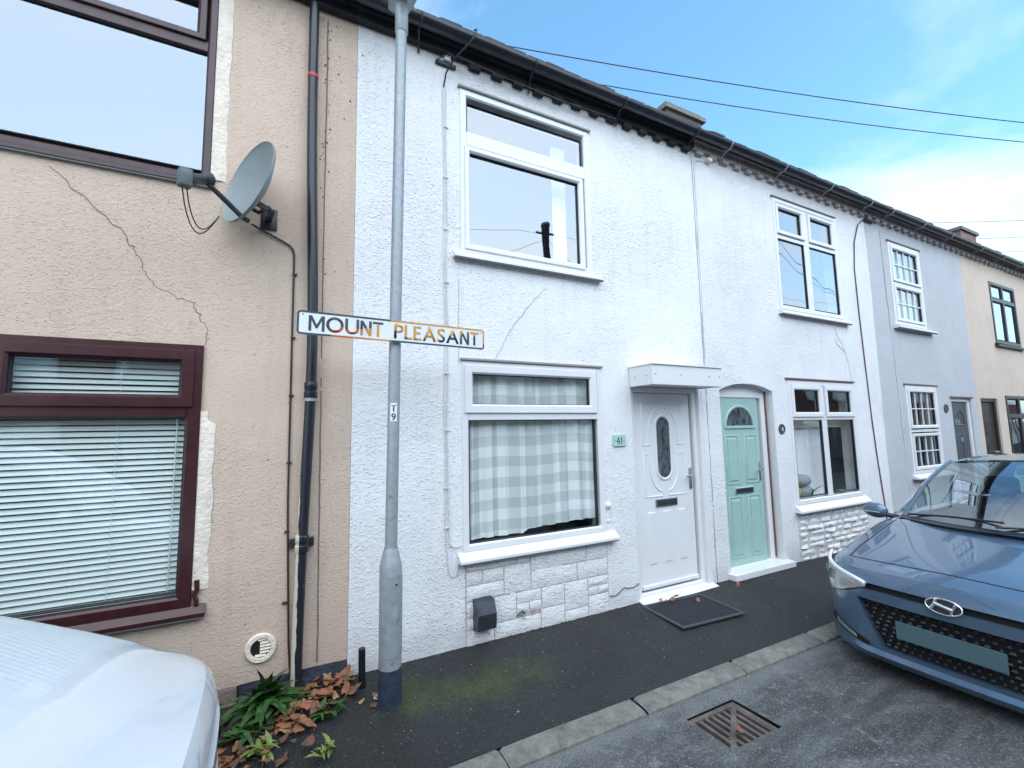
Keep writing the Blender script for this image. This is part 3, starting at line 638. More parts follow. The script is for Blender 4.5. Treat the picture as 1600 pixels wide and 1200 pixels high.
B().lathe([(.017,0),(.016,-.012),(.001,-.016)], 10, (2.755,0,.79), 'y').obj('socket_cover', 'white', hB, 50)
# joint between B and C
poly_tube(hB, 'crack', wiggle([(4.172,.15),(4.18,2.05),(4.185,3.2),(4.19,4.72)], .004, 16, 18, -.001), .0045, 'crackw', 4)
# canopy
b = B(); x0, x1, d, z0, z1 = 3.075, 4.045, .33, 2.045, 2.235
b.box(x0, x1, -d, 0, z1, z1+.012)
cb = b.obj('canopy', 'upvc', hB)
B().box(x0+.005, x1-.005, -d+.012, -d+.03, z0, z1-.002, .003).obj('canopy_fascia', 'upvc', cb)
B().box(x0+.006, x0+.022, -d+.032, -.002, z0, z1-.002, .003).obj('canopy_side', 'upvc', cb); B().box(x1-.022, x1-.006, -d+.032, -.002, z0, z1-.002, .003).obj('canopy_side', 'upvc', cb)
B().box(x0+.024, x1-.024, -d+.034, -.002, z0+.012, z0+.02).obj('canopy_soffit', 'upvc', cb)
for x, y in ((3.12,0),(3.45,0),(3.85,0),(4.0,0)):
    B().lathe([(.006,0),(.005,-.003)], 8, (x,-d+.012,z0+.10), 'y').obj('screw', 'ink', cb)
for y in (-.08, -.24): B().lathe([(.006,0),(.005,-.003)], 8, (x0+.006,y,z0+.09), 'x').obj('screw', 'ink', cb)
# white door
b = B(); b.ring(3.1, 4.03, .0, 2.055, .055, .022, .1, .012); fb = b.obj('door_frame', 'upvc', hB)
B().box(4.032, 4.10, -.012, .02, .0, 2.04, .004).obj('door_trim', 'upvc', hB)
DX, DY = 3.545, .048
dB = B().box(3.162, 3.942, DY, DY+.05, .075, 1.995, .004).obj('door', 'upvc', hB)
def stad(cx, cz, hw, hh, n=12):
    o = []
    for k in range(n+1): a = math.pi*k/n; o.append((cx+hw*math.cos(a), cz+(hh-hw)+hw*math.sin(a)))
    for k in range(n+1): a = math.pi+math.pi*k/n; o.append((cx+hw*math.cos(a), cz-(hh-hw)+hw*math.sin(a)))
    return o
def ridge(pts, r, y, closed, flat=.6):
    b = B(); P = pts+[pts[0]] if closed else pts
    n = len(pts); rows = []
    for i in range(len(P)):
        a = P[(i-1) % n] if closed else P[max(0, i-1)]; c = P[(i+1) % n] if closed else P[min(n-1, i+1)]
        if closed and i == n: a = P[n-1]; c = P[1]
        dx, dz = c[0]-a[0], c[1]-a[1]; l = math.hypot(dx, dz) or 1; nx, nz_ = -dz/l, dx/l
        rows.append([(P[i][0]+nx*r*math.cos(t), y-r*flat*math.sin(t), P[i][1]+nz_*r*math.cos(t)) for t in [math.pi*k/6 for k in range(7)]])
    return b.grid(rows)
cz = 1.44
ridge(stad(DX, cz, .105, .325), .017, DY, True).obj('oval_frame', 'upvc', dB, 60)
pts = stad(DX, cz, .092, .312); B().add([(x, DY-.003, z) for x, z in pts], [tuple(range(len(pts)))]).obj('oval_glass', 'obscure', dB)
for sx in (-1, 1):
    for k in range(-2, 3):
        z = cz+k*.125; w_ = .085
        B().tube([(DX-w_*sx, DY-.004, z-.10), (DX+w_*sx, DY-.004, z+.10)], .0016, 4).obj('lead_strip', 'steel', dB)
for sx in (-1, 1):
    for sz in (-1, 1):
        o = []
        hw, hh = .275, .47
        o += [(.045, hh), (hw, hh), (hw, .045), (.205, .045)]
        for k in range(9):
            a = math.pi/2*k/8; o.append((.19*math.cos(a)+.0, .225+ (.19)*math.sin(a)*1.0) if False else (.045+(.205-.045)*math.cos(a), .12+.30*math.sin(a)))
        o = [(DX+sx*x, cz-.02+sz*z) for x, z in o]
        ridge(o, .011, DY, True, .7).obj('moulding', 'upvc', dB, 50)
for x in (-.21, 0, .21):
    for z0, z1 in ((.30, .80),):
        b = B().box(DX+x-.055, DX+x+.055, DY-.007, DY+.01, z0, z1, .008); b.obj('raised_panel', 'upvc', dB)
b = B().box(DX-.15, DX+.15, DY-.014, DY, .845, .925, .006); lbx = b.obj('letterbox', 'steel', dB); B().box(DX-.135, DX+.135, DY-.019, DY-.012, .858, .912, .004).obj('letterbox_flap', 'dishdark', lbx)
b = B().box(3.888, 3.92, DY-.014, DY, .99, 1.215, .005).tube([(3.904,DY-.01,1.13),(3.904,DY-.05,1.13),(3.895,DY-.055,1.13),(3.80,DY-.052,1.13)], .009, 8); b.obj('door_handle', 'steel', dB, 50)
B().box(3.17, 3.94, DY-.02, DY, .078, .115, .006).obj('weather_bar', 'upvc', dB)
B().add([(3.075,-.085,-.004),(4.105,-.085,-.004),(4.105,.05,.03),(3.075,.05,.03),(3.075,-.09,-.03),(4.105,-.09,-.03),(3.075,.05,-.03),(4.105,.05,-.03)], [(0,1,2,3),(4,5,1,0),(4,0,3,6),(5,7,2,1)]).obj('door_step', 'upvc', hB)
# ------------------------------------------------------------------ house C (white, green door)
hC = thing('terraced_house', 'white rendered terraced house with a pale green arched front door', 'house', group=hg)
AZ = 2.135
ops = [(5.65,7.12,3.12,4.62), (5.66,7.18,.66,2.2), (4.39,5.345,.0,AZ)]
wall(hC, 4.174, 7.96, -.03, 4.9, ops, 'white2', y=-.004)
room(hC, 4.2, 7.9); roofing(hC, 4.174, 7.96, 'gutter', 'brick_w', 0, 'brick_w')
# segmental arch infill
b = B(); n = 16; arc = [(4.388+(5.347-4.388)*i/n, AZ+.0-.085*(abs(i/n*2-1)**2.2)) for i in range(n+1)]
b.grid([[(x, -.0055, z) for x, z in arc], [(x, -.0055, AZ+.004) for x, z in arc]]); b.grid([[(x, -.0055, z) for x, z in arc], [(x, .19, z) for x, z in arc]])
b.obj('arch', 'white2', hC, 40)
window(hC, 5.65, 7.12, 3.12, 4.62, 0, [(5.745,6.25,4.19,4.49,.055), (6.46,6.985,4.19,4.49,.055), (5.72,6.29,3.19,4.07,0), (6.41,7.05,3.19,4.07,0)], 'glassm', (5.60,7.22,3.05,3.115,.07), .06, -.015, transom=((4.07,4.12),), mullion=((6.29,6.41,3.17,4.56),))
window(hC, 5.66, 7.18, .66, 2.2, 0, [(5.77,6.315,1.80,2.085,.06), (6.51,7.075,1.80,2.085,.06), (5.735,6.355,.745,1.70,0), (6.465,7.11,.745,1.70,0)], 'glass', (5.62,7.24,.575,.655,.085), .06, -.015, transom=((1.70,1.745),), mullion=((6.355,6.465,.72,1.72),(6.38,6.44,1.74,2.14)))
B().box(5.62, 7.2, -.03, 0, 2.215, 2.235, .004).obj('drip_bar', simple('rust_drip', (.18, .1, .09)), hC)
B().box(5.62, 7.12, -.03, 0, 4.622, 4.64, .004).obj('drip_bar', simple('dark_drip', (.2, .18, .17)), hC)
B().ring(4.43, 5.31, .0, 2.04, .07, .085, .17, .012).obj('door_frame', 'upvc', hC)
b = B(); b.grid([[(x, .10, 2.035) for x, z in arc], [(x, .10, z-.002) for x, z in arc]]); b.obj('door_head', 'upvc', hC)
B().box(5.306, 5.318, .07, .09, .1, 2.05).obj('rusty_seal', simple('rusty_seal', (.16, .07, .055), .9), hC)
gy_ = .1; GXc = 4.845
dC = B().box(4.502, 5.19, gy_, gy_+.05, .07, 1.985, .005).obj('door', 'green', hC)
fan = [(GXc+.235*math.cos(math.pi*k/18), 1.645+.215*math.sin(math.pi*k/18)) for k in range(19)]
B().add([(x, gy_-.003, z) for x, z in fan], [tuple(range(19))]).obj('fanlight', 'obscure', dC)
ridge([(GXc+.25*math.cos(math.pi*k/18), 1.645+.23*math.sin(math.pi*k/18)) for k in range(19)], .017, gy_, False).obj('fanlight_frame', 'green', dC, 60)
B().box(GXc-.27, GXc+.27, gy_-.014, gy_, 1.612, 1.645, .005).obj('fanlight_rail', 'green', dC)
for sx in (-1, 1):
    for z0, z1 in ((.98, 1.53), (.16, .83)):
        x0, x1 = sorted((GXc+sx*.06, GXc+sx*.275))
        ridge([(x0,z0),(x1,z0),(x1,z1),(x0,z1)], .014, gy_, True, .6).obj('moulding', 'green', dC, 40)
        B().box(x0+.032, x1-.032, gy_-.010, gy_+.01, z0+.032, z1-.032, .009).obj('raised_panel', 'green', dC)
lbx = B().box(GXc-.165, GXc+.155, gy_-.014, gy_, .865, .935, .006).obj('letterbox', 'chrome', dC); B().box(GXc-.145, GXc+.135, gy_-.02, gy_-.012, .878, .922, .004).obj('letterbox_flap', 'ink', lbx)
B().box(5.125, 5.155, gy_-.014, gy_, .99, 1.22, .005).tube([(5.14,gy_-.01,1.12),(5.14,gy_-.05,1.12),(5.13,gy_-.055,1.12),(5.05,gy_-.052,1.12)], .009, 8).obj('door_handle', 'steel', dC, 50)
B().box(4.345, 5.40, -.10, .12, .0, .065, .006).obj('door_step', 'upvc', hC)
B().box(5.655, 7.265, -.0075, .0, -.03, .57).obj('mortar_bed', simple('white_joint', (.58, .56, .56), .9, var=.2, vs=20), hC)
q = random.Random(4); z = -.02; i = 0
while z < .56:
    h = q.uniform(.055, .085); h = min(h, .565-z) if .565-z > .03 else .05
    x = 5.66
    while x < 7.24:
        w_ = q.uniform(.14, .38); w_ = min(w_, 7.26-x)
        if w_ > .05: stone(hC, x, x+w_, z, z+h, q.uniform(.020, .050), 50+i); i += 1
        x += w_
    z += h
poly_tube(hC, 'crack', wiggle([(6.84,2.98),(6.95,2.82),(7.08,2.65),(7.15,2.4),(7.18,2.23)], .012, 6, 25, -.004), .009, 'cablew', 5)
poly_tube(hC, 'crack', wiggle([(6.83,2.82),(6.92,2.72),(7.05,2.66)], .012, 5, 26, -.004), .009, 'cablew', 5)
poly_tube(hC, 'cable', [(8.25,-.02,4.80),(7.9,-.02,4.76),(7.75,-.015,4.66),(7.60,-.012,4.35),(7.53,-.012,3.93),(7.54,-.012,3.2),(7.57,-.012,2.4),(7.6,-.012,1.7),(7.65,-.012,1.1),(7.73,-.012,.45),(7.75,-.012,.05)], .008, 'cabler')
poly_tube(hC, 'cable', [(4.45,-.03,4.79),(4.34,-.02,4.76),(4.22,-.02,4.74),(4.2,-.012,4.6),(4.197,-.01,3.5),(4.19,-.01,2.4)], .005, 'cablew')
B().box(4.40, 4.47, -.06, 0, 4.755, 4.80, .004).obj('junction_box', 'cablew', hC)
B().box(7.95, 8.2, -.06, 0, 4.765, 4.80, .004).obj('wire_bracket', 'dishdark', hC)
# chimney on roof of C
ch = B().box(6.95, 8.0, 2.8, 3.35, 6.8, 8.22).obj('chimney', simple('weathered_brick', (.13, .11, .095), .95, var=.3, vs=9, bmp=.02, bs=14), hC)
B().box(6.88, 8.07, 2.73, 3.42, 8.22, 8.31).obj('chimney_course', 'kerb', ch); B().box(6.95, 8.0, 2.8, 3.35, 8.31, 8.40).obj('chimney_cap', 'kerb', ch)
# ------------------------------------------------------------------ house D (grey) and E (cream)
hD = thing('terraced_house', 'grey rendered terraced house with small-paned white windows and a dark grey door', 'house', group=hg)
wall(hD, 7.962, 11.38, -.03, 4.9, [(8.62,9.68,3.2,4.56), (8.69,9.75,.85,2.23), (10.3,11.1,.0,2.05)], 'grey', y=-.002)
room(hD, 8.0, 11.3); roofing(hD, 7.962, 11.38, 'gutter', 'brick_w', 0, 'brick_w')
window(hD, 8.62, 9.68, 3.2, 4.56, 0, [(8.73,9.57,3.96,4.45,.05), (8.73,9.57,3.31,3.80,.05)], 'glassm', (8.56,9.86,3.13,3.195,.09), .06, -.015, bars=(4, 2), transom=((3.86,3.90),))
window(hD, 8.69, 9.75, .85, 2.23, 0, [(8.80,9.64,1.60,2.12,.05), (8.80,9.64,.96,1.42,.05)], 'glass', (8.63,9.9,.78,.845,.09), .06, -.015, bars=(4, 2), transom=((1.49,1.53),))
B().box(8.6, 9.72, -.025, 0, 4.562, 4.585).obj('drip_bar', 'crack', hD); B().box(8.66, 9.8, -.025, 0, 2.232, 2.255).obj('drip_bar', 'crack', hD); B().box(10.26, 11.15, -.03, 0, 2.055, 2.08).obj('drip_bar', 'crack', hD)
B().ring(10.3, 11.1, 0, 2.05, .06, .02, .12, .01).obj('door_frame', 'upvc', hD)
dD = B().box(10.362, 11.038, .05, .1, .06, 1.985, .005).obj('door', 'navy', hD)
fan = [(10.7+.22*math.cos(math.pi*k/14), 1.58+.27*math.sin(math.pi*k/14)) for k in range(15)]
B().add([(x, .046, z) for x, z in fan], [tuple(range(15))]).obj('fanlight', 'glass', dD); ridge(fan+[fan[0]], .014, .05, False).obj('fanlight_frame', 'navy', dD, 50)
for a, c in ((10.46,10.66),(10.74,10.94)):
    for e, f in ((.18,.75),(.85,1.42)): B().box(a, c, .043, .06, e, f, .006).obj('raised_panel', 'navy', dD)
B().box(10.66, 10.74, .03, .05, 1.28, 1.36, .008).obj('door_knocker', 'steel', dD); B().box(10.6, 10.8, .036, .05, .77, .82, .004).obj('letterbox', 'steel', dD)
poly_tube(hD, 'crack', wiggle([(8.42,4.7),(8.45,3),(8.5,.6)], .01, 12, 31, -.003), .006, 'crackw', 4)
hE = thing('terraced_house', 'cream rendered terraced house with black window frames at the far end', 'house', group=hg)
wall(hE, 11.382, 16.6, -.03, 4.9, [(12.66,14.0,3.19,4.46), (11.56,12.36,.0,2.07), (12.76,14.2,.88,2.14)], 'cream', y=.002)
room(hE, 11.45, 16.5); roofing(hE, 11.382, 16.6, 'gutter', 'brick_w', 0, 'brick_w')
window(hE, 12.66, 14.0, 3.19, 4.46, 0, [(12.74,13.28,4.15,4.38,0), (13.38,13.92,4.15,4.38,0), (12.74,13.28,3.27,4.05,0), (13.38,13.92,3.27,4.05,0)], 'glassm', (12.6,14.1,3.13,3.185,.06), .07, -.012, 'blackfr', transom=((4.06,4.14),), mullion=((13.29,13.37,3.25,4.4),))
window(hE, 12.76, 14.2, .88, 2.14, 0, [(12.84,13.42,1.78,2.06,0), (13.52,14.12,1.78,2.06,0), (12.84,13.42,.96,1.68,0), (13.52,14.12,.96,1.68,0)], 'glassb', (12.7,14.3,.82,.875,.06), .07, -.012, 'blackfr', transom=((1.69,1.77),), mullion=((13.43,13.51,.95,2.08),))
B().ring(11.56, 12.36, 0, 2.07, .07, .03, .12, .01).obj('door_frame', 'chocolate', hE)
dE = B().box(11.632, 12.288, .06, .1, .06, 1.998, .005).obj('door', 'chocolate', hE)
B().add([(11.70,.056,.35),(11.92,.056,.35),(11.92,.056,1.8),(11.70,.056,1.8)], [(0,1,2,3)]).obj('door_glass', 'glassb', dE)
B().lathe([(.028,0),(.02,-.05),(.001,-.055)], 10, (12.2,.06,1.05), 'y').obj('door_knob', 'steel', dE, 50)
B().box(16.6, 16.85, 0, 6.8, -.05, 4.95).obj('gable_wall', 'cream', hE)
ch = B().box(15.0, 15.95, 1.0, 1.5, 5.7, 6.42).obj('chimney', 'pink', hE); B().box(14.95, 16.0, .95, 1.55, 6.42, 6.50).obj('chimney_cap', 'kerb', ch)
B().box(-5.25, -5.002, 0, 6.8, -.05, 4.95).obj('gable_wall', 'tan', hA)
# ------------------------------------------------------------------ number plaques
t = thing('house_number_plaque', 'small pale green glass plaque reading 41 beside the white door', 'sign', (2.915,-.012,1.525))
B().box(-.077, .077, -.005, .004, -.054, .054, .002).obj('plaque_plate', 'plaqueg', t)
bb = B(); h = .058; y = -.006
def bar(b, x0, z0, x1, z1, w, y=-.0065):
    dx, dz = x1-x0, z1-z0; l = math.hypot(dx, dz); nx, nz_ = -dz/l*w/2, dx/l*w/2
    return b.add([(x0+nx,y,z0+nz_),(x0-nx,y,z0-nz_),(x1-nx,y,z1-nz_),(x1+nx,y,z1+nz_)], [(0,1,2,3)])
four = B(); bar(four, -.012,-.03, -.012,.032, .009); bar(four, -.012,.03, -.04,-.008, .005, -.0068); bar(four, -.042,-.009, .0,-.009, .006, -.0071); bar(four, -.021,-.03,-.003,-.03,.004,-.0074); four.obj('digit', 'ink', t)
one = B(); bar(one, .022,-.03, .022,.032, .009); bar(one, .012,-.03,.032,-.03,.004,-.0068); bar(one, .022,.031,.011,.026,.004,-.0071); one.obj('digit', 'ink', t)
for x in (-.058, .050): d_ = B(); bar(d_, x-.006,0,x+.006,0,.004); bar(d_, x,-.005,x,.005,.003,-.0068); d_.obj('ornament', 'ink', t)
def round_plaque(x, z, r, label, num):
    t = thing('house_number_plaque', label, 'sign', (x,-.006,z))
    B().lathe([(r,0),(r,-.006),(r*.9,-.012),(r*.8,-.009),(.001,-.009)], 24, (0,0,0), 'y').obj('plaque_plate', simple('dark_slate', (.05, .055, .06), .5), t, 40)
    if num:
        me, w_ = text_mesh(num, r*.8, .003, 0, 'paper'); link('digit', me, t, (-w_/2, -.0095, -r*.4))
    return t
round_plaque(5.475, 1.595, .062, 'round dark plaque with a pale number between the green door and the window', '4')
round_plaque(10.06, 1.87, .075, 'round dark plaque on the grey wall left of the dark grey door', None)
# ------------------------------------------------------------------ curtains and blinds
def curtain(name, label, x0, x1, zt, zb, y, m, waves, amp, cat='curtain', nx=120, cw=1):
    b = B(); nz = 24; rows = []; uv = []
    for j in range(nz+1):
        w = j/nz; r = []
        for i in range(nx+1):
            u = i/nx; x = x0+(x1-x0)*u; zl = zb(u)
            ph = 2*math.pi*waves*u+.8*math.sin(5*u)
            r.append((x+.012*math.sin(ph*.5+3*w)*w, y+amp*(.5+.5*w)*(math.sin(ph)+.4*math.sin(ph*2.3+1)), zt+(zl-zt)*w))
        rows.append(r)
    b.grid(rows); me = b.mesh(name, m, 80)
    me.uv_layers.new(name='UVMap')
    arc = lambda x: (x-x0)/.19
    for p in me.polygons:
        for li in p.loop_indices:
            co = me.vertices[me.loops[li].vertex_index].co
            me.uv_layers[0].data[li].uv = ((co.x-x0)/.175+.25*math.sin(2*math.pi*waves*(co.x-x0)/(x1-x0))*.45, (co.z+.012*math.sin(co.x*7)+ .03*math.sin(co.x*2.2))/.175)
    return tag(link(name, me), label, cat)
def bz(u): return .768 if u < .42 else (.768+.03*min(1, (u-.42)/.08) + .05*max(0, u-.5) if u < .85 else .8155)
curtain('curtain', 'grey and white checked gingham curtain in the lower window of house 41', 1.33, 2.665, 2.15, bz, .085, 'gingham', 9, .014)
curtain('curtain', 'narrow white curtain inside the upper window of house 41', 2.36, 2.52, 4.5, lambda u: 3.2, .2, 'net', 3, .015, nx=40)
curtain('curtain', 'sheer white net curtain in the lower window beside the green door', 5.70, 6.62, 1.62, lambda u: .72, .18, 'net', 7, .02)
curtain('curtain', 'bright white curtain behind the upper small-paned window of the grey house', 8.65, 9.65, 4.5, lambda u: 3.25, .14, 'paper', 8, .015)
B().box(5.72, 7.1, .13, .16, 1.615, 1.745, .006); tag(B().box(5.72, 7.1, .13, .16, 1.60, 1.76, .006).obj('roller_blind', simple('cream_blind', (.62, .6, .52), .8)), 'cream roller blind rolled up at the top of the window beside the green door', 'blind')
bl = thing('venetian_blind', 'pale green-white venetian blind with closed slats behind the brown lower window', 'blind', (-1.4,.075,0))
sm = B().grid([[(x, -.010, -.013) , (x, -.003, -.002), (x, .008, .013)] for x in (-.93, 0, .93)]).mesh('slat', 'slat', 80)
z = .70
while z < 2.14: link('slat', sm, bl, (0,0,z), (rnd.uniform(-.03, .03), rnd.uniform(-.0015, .0015), 0)); z += .0345
B().box(-.94, .94, -.015, .015, 2.14, 2.17).obj('head_rail', 'slat', bl)
for x in (-.55, .0, .55): B().tube([(x,-.016,2.14),(x,-.016,.7)], .0014, 4).obj('ladder_cord', 'slat', bl)
B().tube([(.84,-.022,2.14),(.835,-.022,.72)], .004, 6).obj('tilt_wand', 'slat', bl)
# things on the sill inside window of C
def blob(name, label, cat, c, r, m, sc=(1,1,1)):
    bm = bmesh.new(); bmesh.ops.create_icosphere(bm, subdivisions=3, radius=r)
    for v in bm.verts: v.co = v.co*(1+.10*noise.noise(v.co*12+Vector(c))); v.co.x *= sc[0]; v.co.y *= sc[1]; v.co.z *= sc[2]
    me = bpy.data.meshes.new(name); bm.to_mesh(me); bm.free(); me.materials.append(M[m]); me.shade_smooth()
    return tag(link(name, me, None, c), label, cat)
tag(B().box(5.7, 7.14, .06, .40, .66, .72, .006).obj('window_board', 'upvc', hC))
blob('plush_cushion', 'upper and larger of the two grey plush lumps on the windowsill behind the glass', 'cushion', (6.02,.13,.93), .13, 'cushion', (1.25,.7,.62))
blob('plush_cushion', 'lower and smaller grey plush lump on the windowsill, under the larger one', 'cushion', (6.06,.13,.79), .10, 'cushion', (1.2,.7,.7))
blob('ornament', 'yellow rounded ornament on the windowsill, left of the grey plush lumps', 'ornament', (5.83,.12,.80), .085, 'yellow', (1.2,.8,1))
# ------------------------------------------------------------------ plants and leaves
def leaf_mesh(Lh, W_, bend, m, seed, fold=.25):
    q = random.Random(seed); b = B(); rows = []; n = 7
    for i in range(n+1):
        t = i/n; w = W_*(math.sin(math.pi*min(1, t*.96+.04))**.75)*(1.15-.5*t); zc = Lh*(t-bend*.5*t*t); xc = Lh*bend*t*t*.9
        wv = .12*W_*math.sin(t*17+seed)
        rows.append([(xc+fold*w*.5, -w/2+wv*.2, zc+wv*.3), (xc, 0, zc-.0), (xc+fold*w*.5, w/2+wv*.2, zc-wv*.3)])
    return b.grid(rows).mesh('leaf', m, 60)
def rosette(name, label, loc, n, L0, L1, W_, m, seed, el0, el1):
    q = random.Random(seed); t = thing(name, label, 'weed', loc)
    mes = [leaf_mesh(1, q.uniform(.22, .34)*W_, be, m, seed+k) for k, be in enumerate((.35, .6, .85, 1.0))]
    for i in range(n):
        s_ = q.uniform(L0, L1); az = q.uniform(0, 2*math.pi); tl = R(q.uniform(el0, el1))
        if math.sin(az) > .2 and loc[1] > -.3: az = -az
        o = link('leaf', q.choice(mes), t, (q.uniform(-.04, .04), q.uniform(-.04, .03), q.uniform(0, .05)), None, s_)
        o.rotation_euler = (Matrix.Rotation(az, 3, 'Z') @ Matrix.Rotation(tl, 3, 'Y')).to_euler()
    return t
rosette('dock_plant', 'large dark green leafy weed growing at the foot of the black downpipe', (-.01,-.14,-.01), 150, .09, .31, .85, 'leafg', 3, -5, 70)
rosette('leafy_weed', 'small mid-green weed among brown leaves in front of the dark plinth', (.30,-.36,-.02), 26, .07, .15, 1.1, 'leafg', 9, 0, 75)
rosette('leafy_weed', 'small yellowish weed nearest the pavement edge below the lamp post', (.27,-.70,-.03), 20, .05, .115, .85, 'leafy', 13, 0, 75)
rosette('leafy_weed', 'low green weed flattened beside the front of the white car', (-.13,-.36,-.02), 26, .09, .17, .9, 'leafg', 17, 30, 88)
rosette('leafy_weed', 'tiny green weed growing out of the white stone cladding', (1.80,-.012,.115), 7, .05, .085, .9, 'leafg', 21, -10, 40)
rosette('leafy_weed', 'small yellow-green weed lowest in the picture beside the white car', (-.02,-.52,-.03), 18, .06, .13, .9, 'leafy', 23, 20, 80)
pot = thing('potted_plant', 'green leafy houseplant on the windowsill in the right pane beside the green door', 'plant', (6.85,.17,.72))
pm = [leaf_mesh(1, .3, be, 'leafg', 70+k) for k, be in enumerate((.5, .9))]
for i in range(24):
    o = link('leaf', rnd.choice(pm), pot, (rnd.uniform(-.12, .12), 0, .02), None, rnd.uniform(.1, .2)); o.rotation_euler = (0, rnd.uniform(.2, 1.2), rnd.uniform(0, 6.28))
pot2 = thing('potted_plant', 'broad-leaved plant standing at the middle of the windowsill, right of the grey lumps', 'plant', (6.26,.15,.72))
for i in range(5):
    o = link('leaf', pm[0], pot2, (rnd.uniform(-.03, .03), 0, 0), None, rnd.uniform(.2, .3)); o.rotation_euler = (0, rnd.uniform(0, .4), rnd.uniform(0, 6.28))
b = B(); q = random.Random(5); rows = []
for i in range(15):
    u = i/14; rows.append([(-.45+.95*u, -.62*w*(1-.55*u)-.004, zpave(-.62*w*(1-.55*u))+(.002 if j in (0, 8) or i in (0, 14) else .008+.022*abs(noise.noise(Vector((u*9, w*6, 4))))*(1-w*.6))-.004*(j == 8)) for j, w in enumerate([k/8 for k in range(9)])])
b.grid(rows); tag(b.obj('leaf_litter_soil', simple('dark_soil', (.022, .017, .012), 1, var=.7, vs=40, bmp=.02, bs=60), None, 60), kind='stuff')
def dead_leaf(seed, m):
    q = random.Random(seed); out_ = []; n = 26
    for k in range(n):
        a = 2*math.pi*k/n; lob = 1-q.uniform(.30, .46)*abs(math.sin((2.5 if seed % 2 else 1.5)*a+.3*seed))**.7; tip = 1+.45*math.cos(a)
        r = .5*lob*tip*(1+q.uniform(-.12, .12)); out_.append((r*math.cos(a), r*.8*math.sin(a)))
    b = B(); cu = q.uniform(.3, 1.5)*(1 if seed % 3 else -.4)
    def zf(x, y): return .18*cu*(x*x*2+abs(y)*1.1)+.06*noise.noise(Vector((x*4, y*4, seed)))
    b.add([(0,0,.0)]+[(x*.5, y*.5, zf(x*.5, y*.5)) for x, y in out_]+[(x, y, zf(x, y)) for x, y in out_],
          [(0, 1+k, 1+(k+1) % n) for k in range(n)]+[(1+k, 1+n+k, 1+n+(k+1) % n, 1+(k+1) % n) for k in range(n)])
    b.tube([(-.45,0,zf(-.45,0)),(-.75,.03,.02)], .012, 4)
    return b.mesh('fallen_leaf', m, 70)
M['leafb3'] = simple('dead_leaf_ochre', (.30, .17, .075), .7, var=.5, vs=25)
dl = [dead_leaf(k, ('leafb', 'leafb2', 'leafb3', 'leafb', 'leafb2')[k % 5]) for k in range(14)]
q = random.Random(77)
def leafat(x, y, s_, label, group, z=None, k=None):
    o = link('fallen_leaf', dl[q.randrange(14) if k is None else k], None, (x, y, (zpave(y) if z is None else z)+.006), (q.uniform(-.4, .4), q.uniform(-.4, .4), q.uniform(0, 6.28)), (s_, s_*q.uniform(.6, 1.05), s_))
    tag(o, label, 'leaf', group)
for i in range(80):
    x = q.uniform(.0, .46); y = -.05-abs(q.gauss(.18, .16))*(1 if x < .35 else .5)
    leafat(x, max(y, -.62), q.uniform(.06, .125), 'curled brown fallen leaf in the heap around the weeds below the downpipe', 'brown fallen leaves heaped below the downpipe', .012+q.uniform(0, .035))
for i in range(40):
    leafat(q.uniform(-.3, .12), q.uniform(-.75, -.3), q.uniform(.05, .11), 'curled brown fallen leaf between the weeds and the white car', 'brown fallen leaves by the white car', -.01+q.uniform(0, .025))
leafat(.575, -.40, .085, 'lone brown leaf lying nearest the foot of the lamp post, on its left', None); leafat(.50, -.34, .055, 'small orange-brown leaf left of the lamp post near the metal stub', None); leafat(.06, -.66, .12, 'largest pale brown fallen leaf, in front of the leaf heap', None, k=1)
leafat(.60, -.30, .05, 'small brown leaf touching the back of the lamp post base', None)
for i in range(9): leafat(q.uniform(3.22, 3.5), q.uniform(-.19, -.10), q.uniform(.04, .065), 'small brown leaf bit collected at the back edge of the door mat', 'leaf bits behind the door mat', .022)
leafat(3.56, -.27, .075, 'brown leaf lying on the middle of the door mat', None, .012, 3)
for i in range(6): leafat(q.uniform(4.2, 5.0), q.uniform(-.2, -.12), q.uniform(.04, .06), 'small brown leaf bit on the pavement below the green door step', 'leaf bits below the green door')
leafat(2.36, -1.57, .10, 'brown leaf lying on the rusty drain grate', None, -.074, 1)
b = B()
for i in range(85):
    x = q.uniform(.5, 4.2); y = q.uniform(-1.0, -.03); s_ = q.uniform(.0015, .004)*(2.2 if q.random() < .12 else 1)
    b.box(x, x+s_*1.6, y, y+s_, zpave(y)+.001, zpave(y)+.001+s_*.7)
for i in range(110):
    x = q.uniform(.3, 4.5); y = q.uniform(-3, -1.3); s_ = q.uniform(.002, .005); b.box(x, x+s_*1.6, y, y+s_, rz(x, y), rz(x, y)+s_*.7)
tag(b.obj('grit', 'litter'), kind='stuff')
b = B()   # dirt and debris collected along the wall foot
for i in range(260):
    x = q.uniform(.3, 5.6); y = -abs(q.gauss(0, .03))-.004; s_ = q.uniform(.004, .014)
    b.lathe([(s_,0),(s_*.6,s_*.5)], 5, (x, y, zpave(y)-.002))
tag(b.obj('wall_foot_debris', simple('dark_dirt', (.035, .026, .02), 1, var=.4, vs=40)), kind='stuff')
# ------------------------------------------------------------------ metal stub
b = B().tube([(.535,-.17,-.03),(.533,-.17,.115),(.531,-.17,.235)], .0225, 12); tag(b.obj('metal_stub', 'black', None, 50), 'short black pipe stub standing in the pavement left of the lamp post', 'pipe stub')
b = B().lathe([(.016,0),(.022,.004),(.016,.008),(.010,.004),(.016,0)], 12, (.60,-.33,-.012), 'z', False); tag(b.obj('metal_ring', 'litter', None, 40), 'small pale metal ring lying between the stub and the lamp post', 'ring')
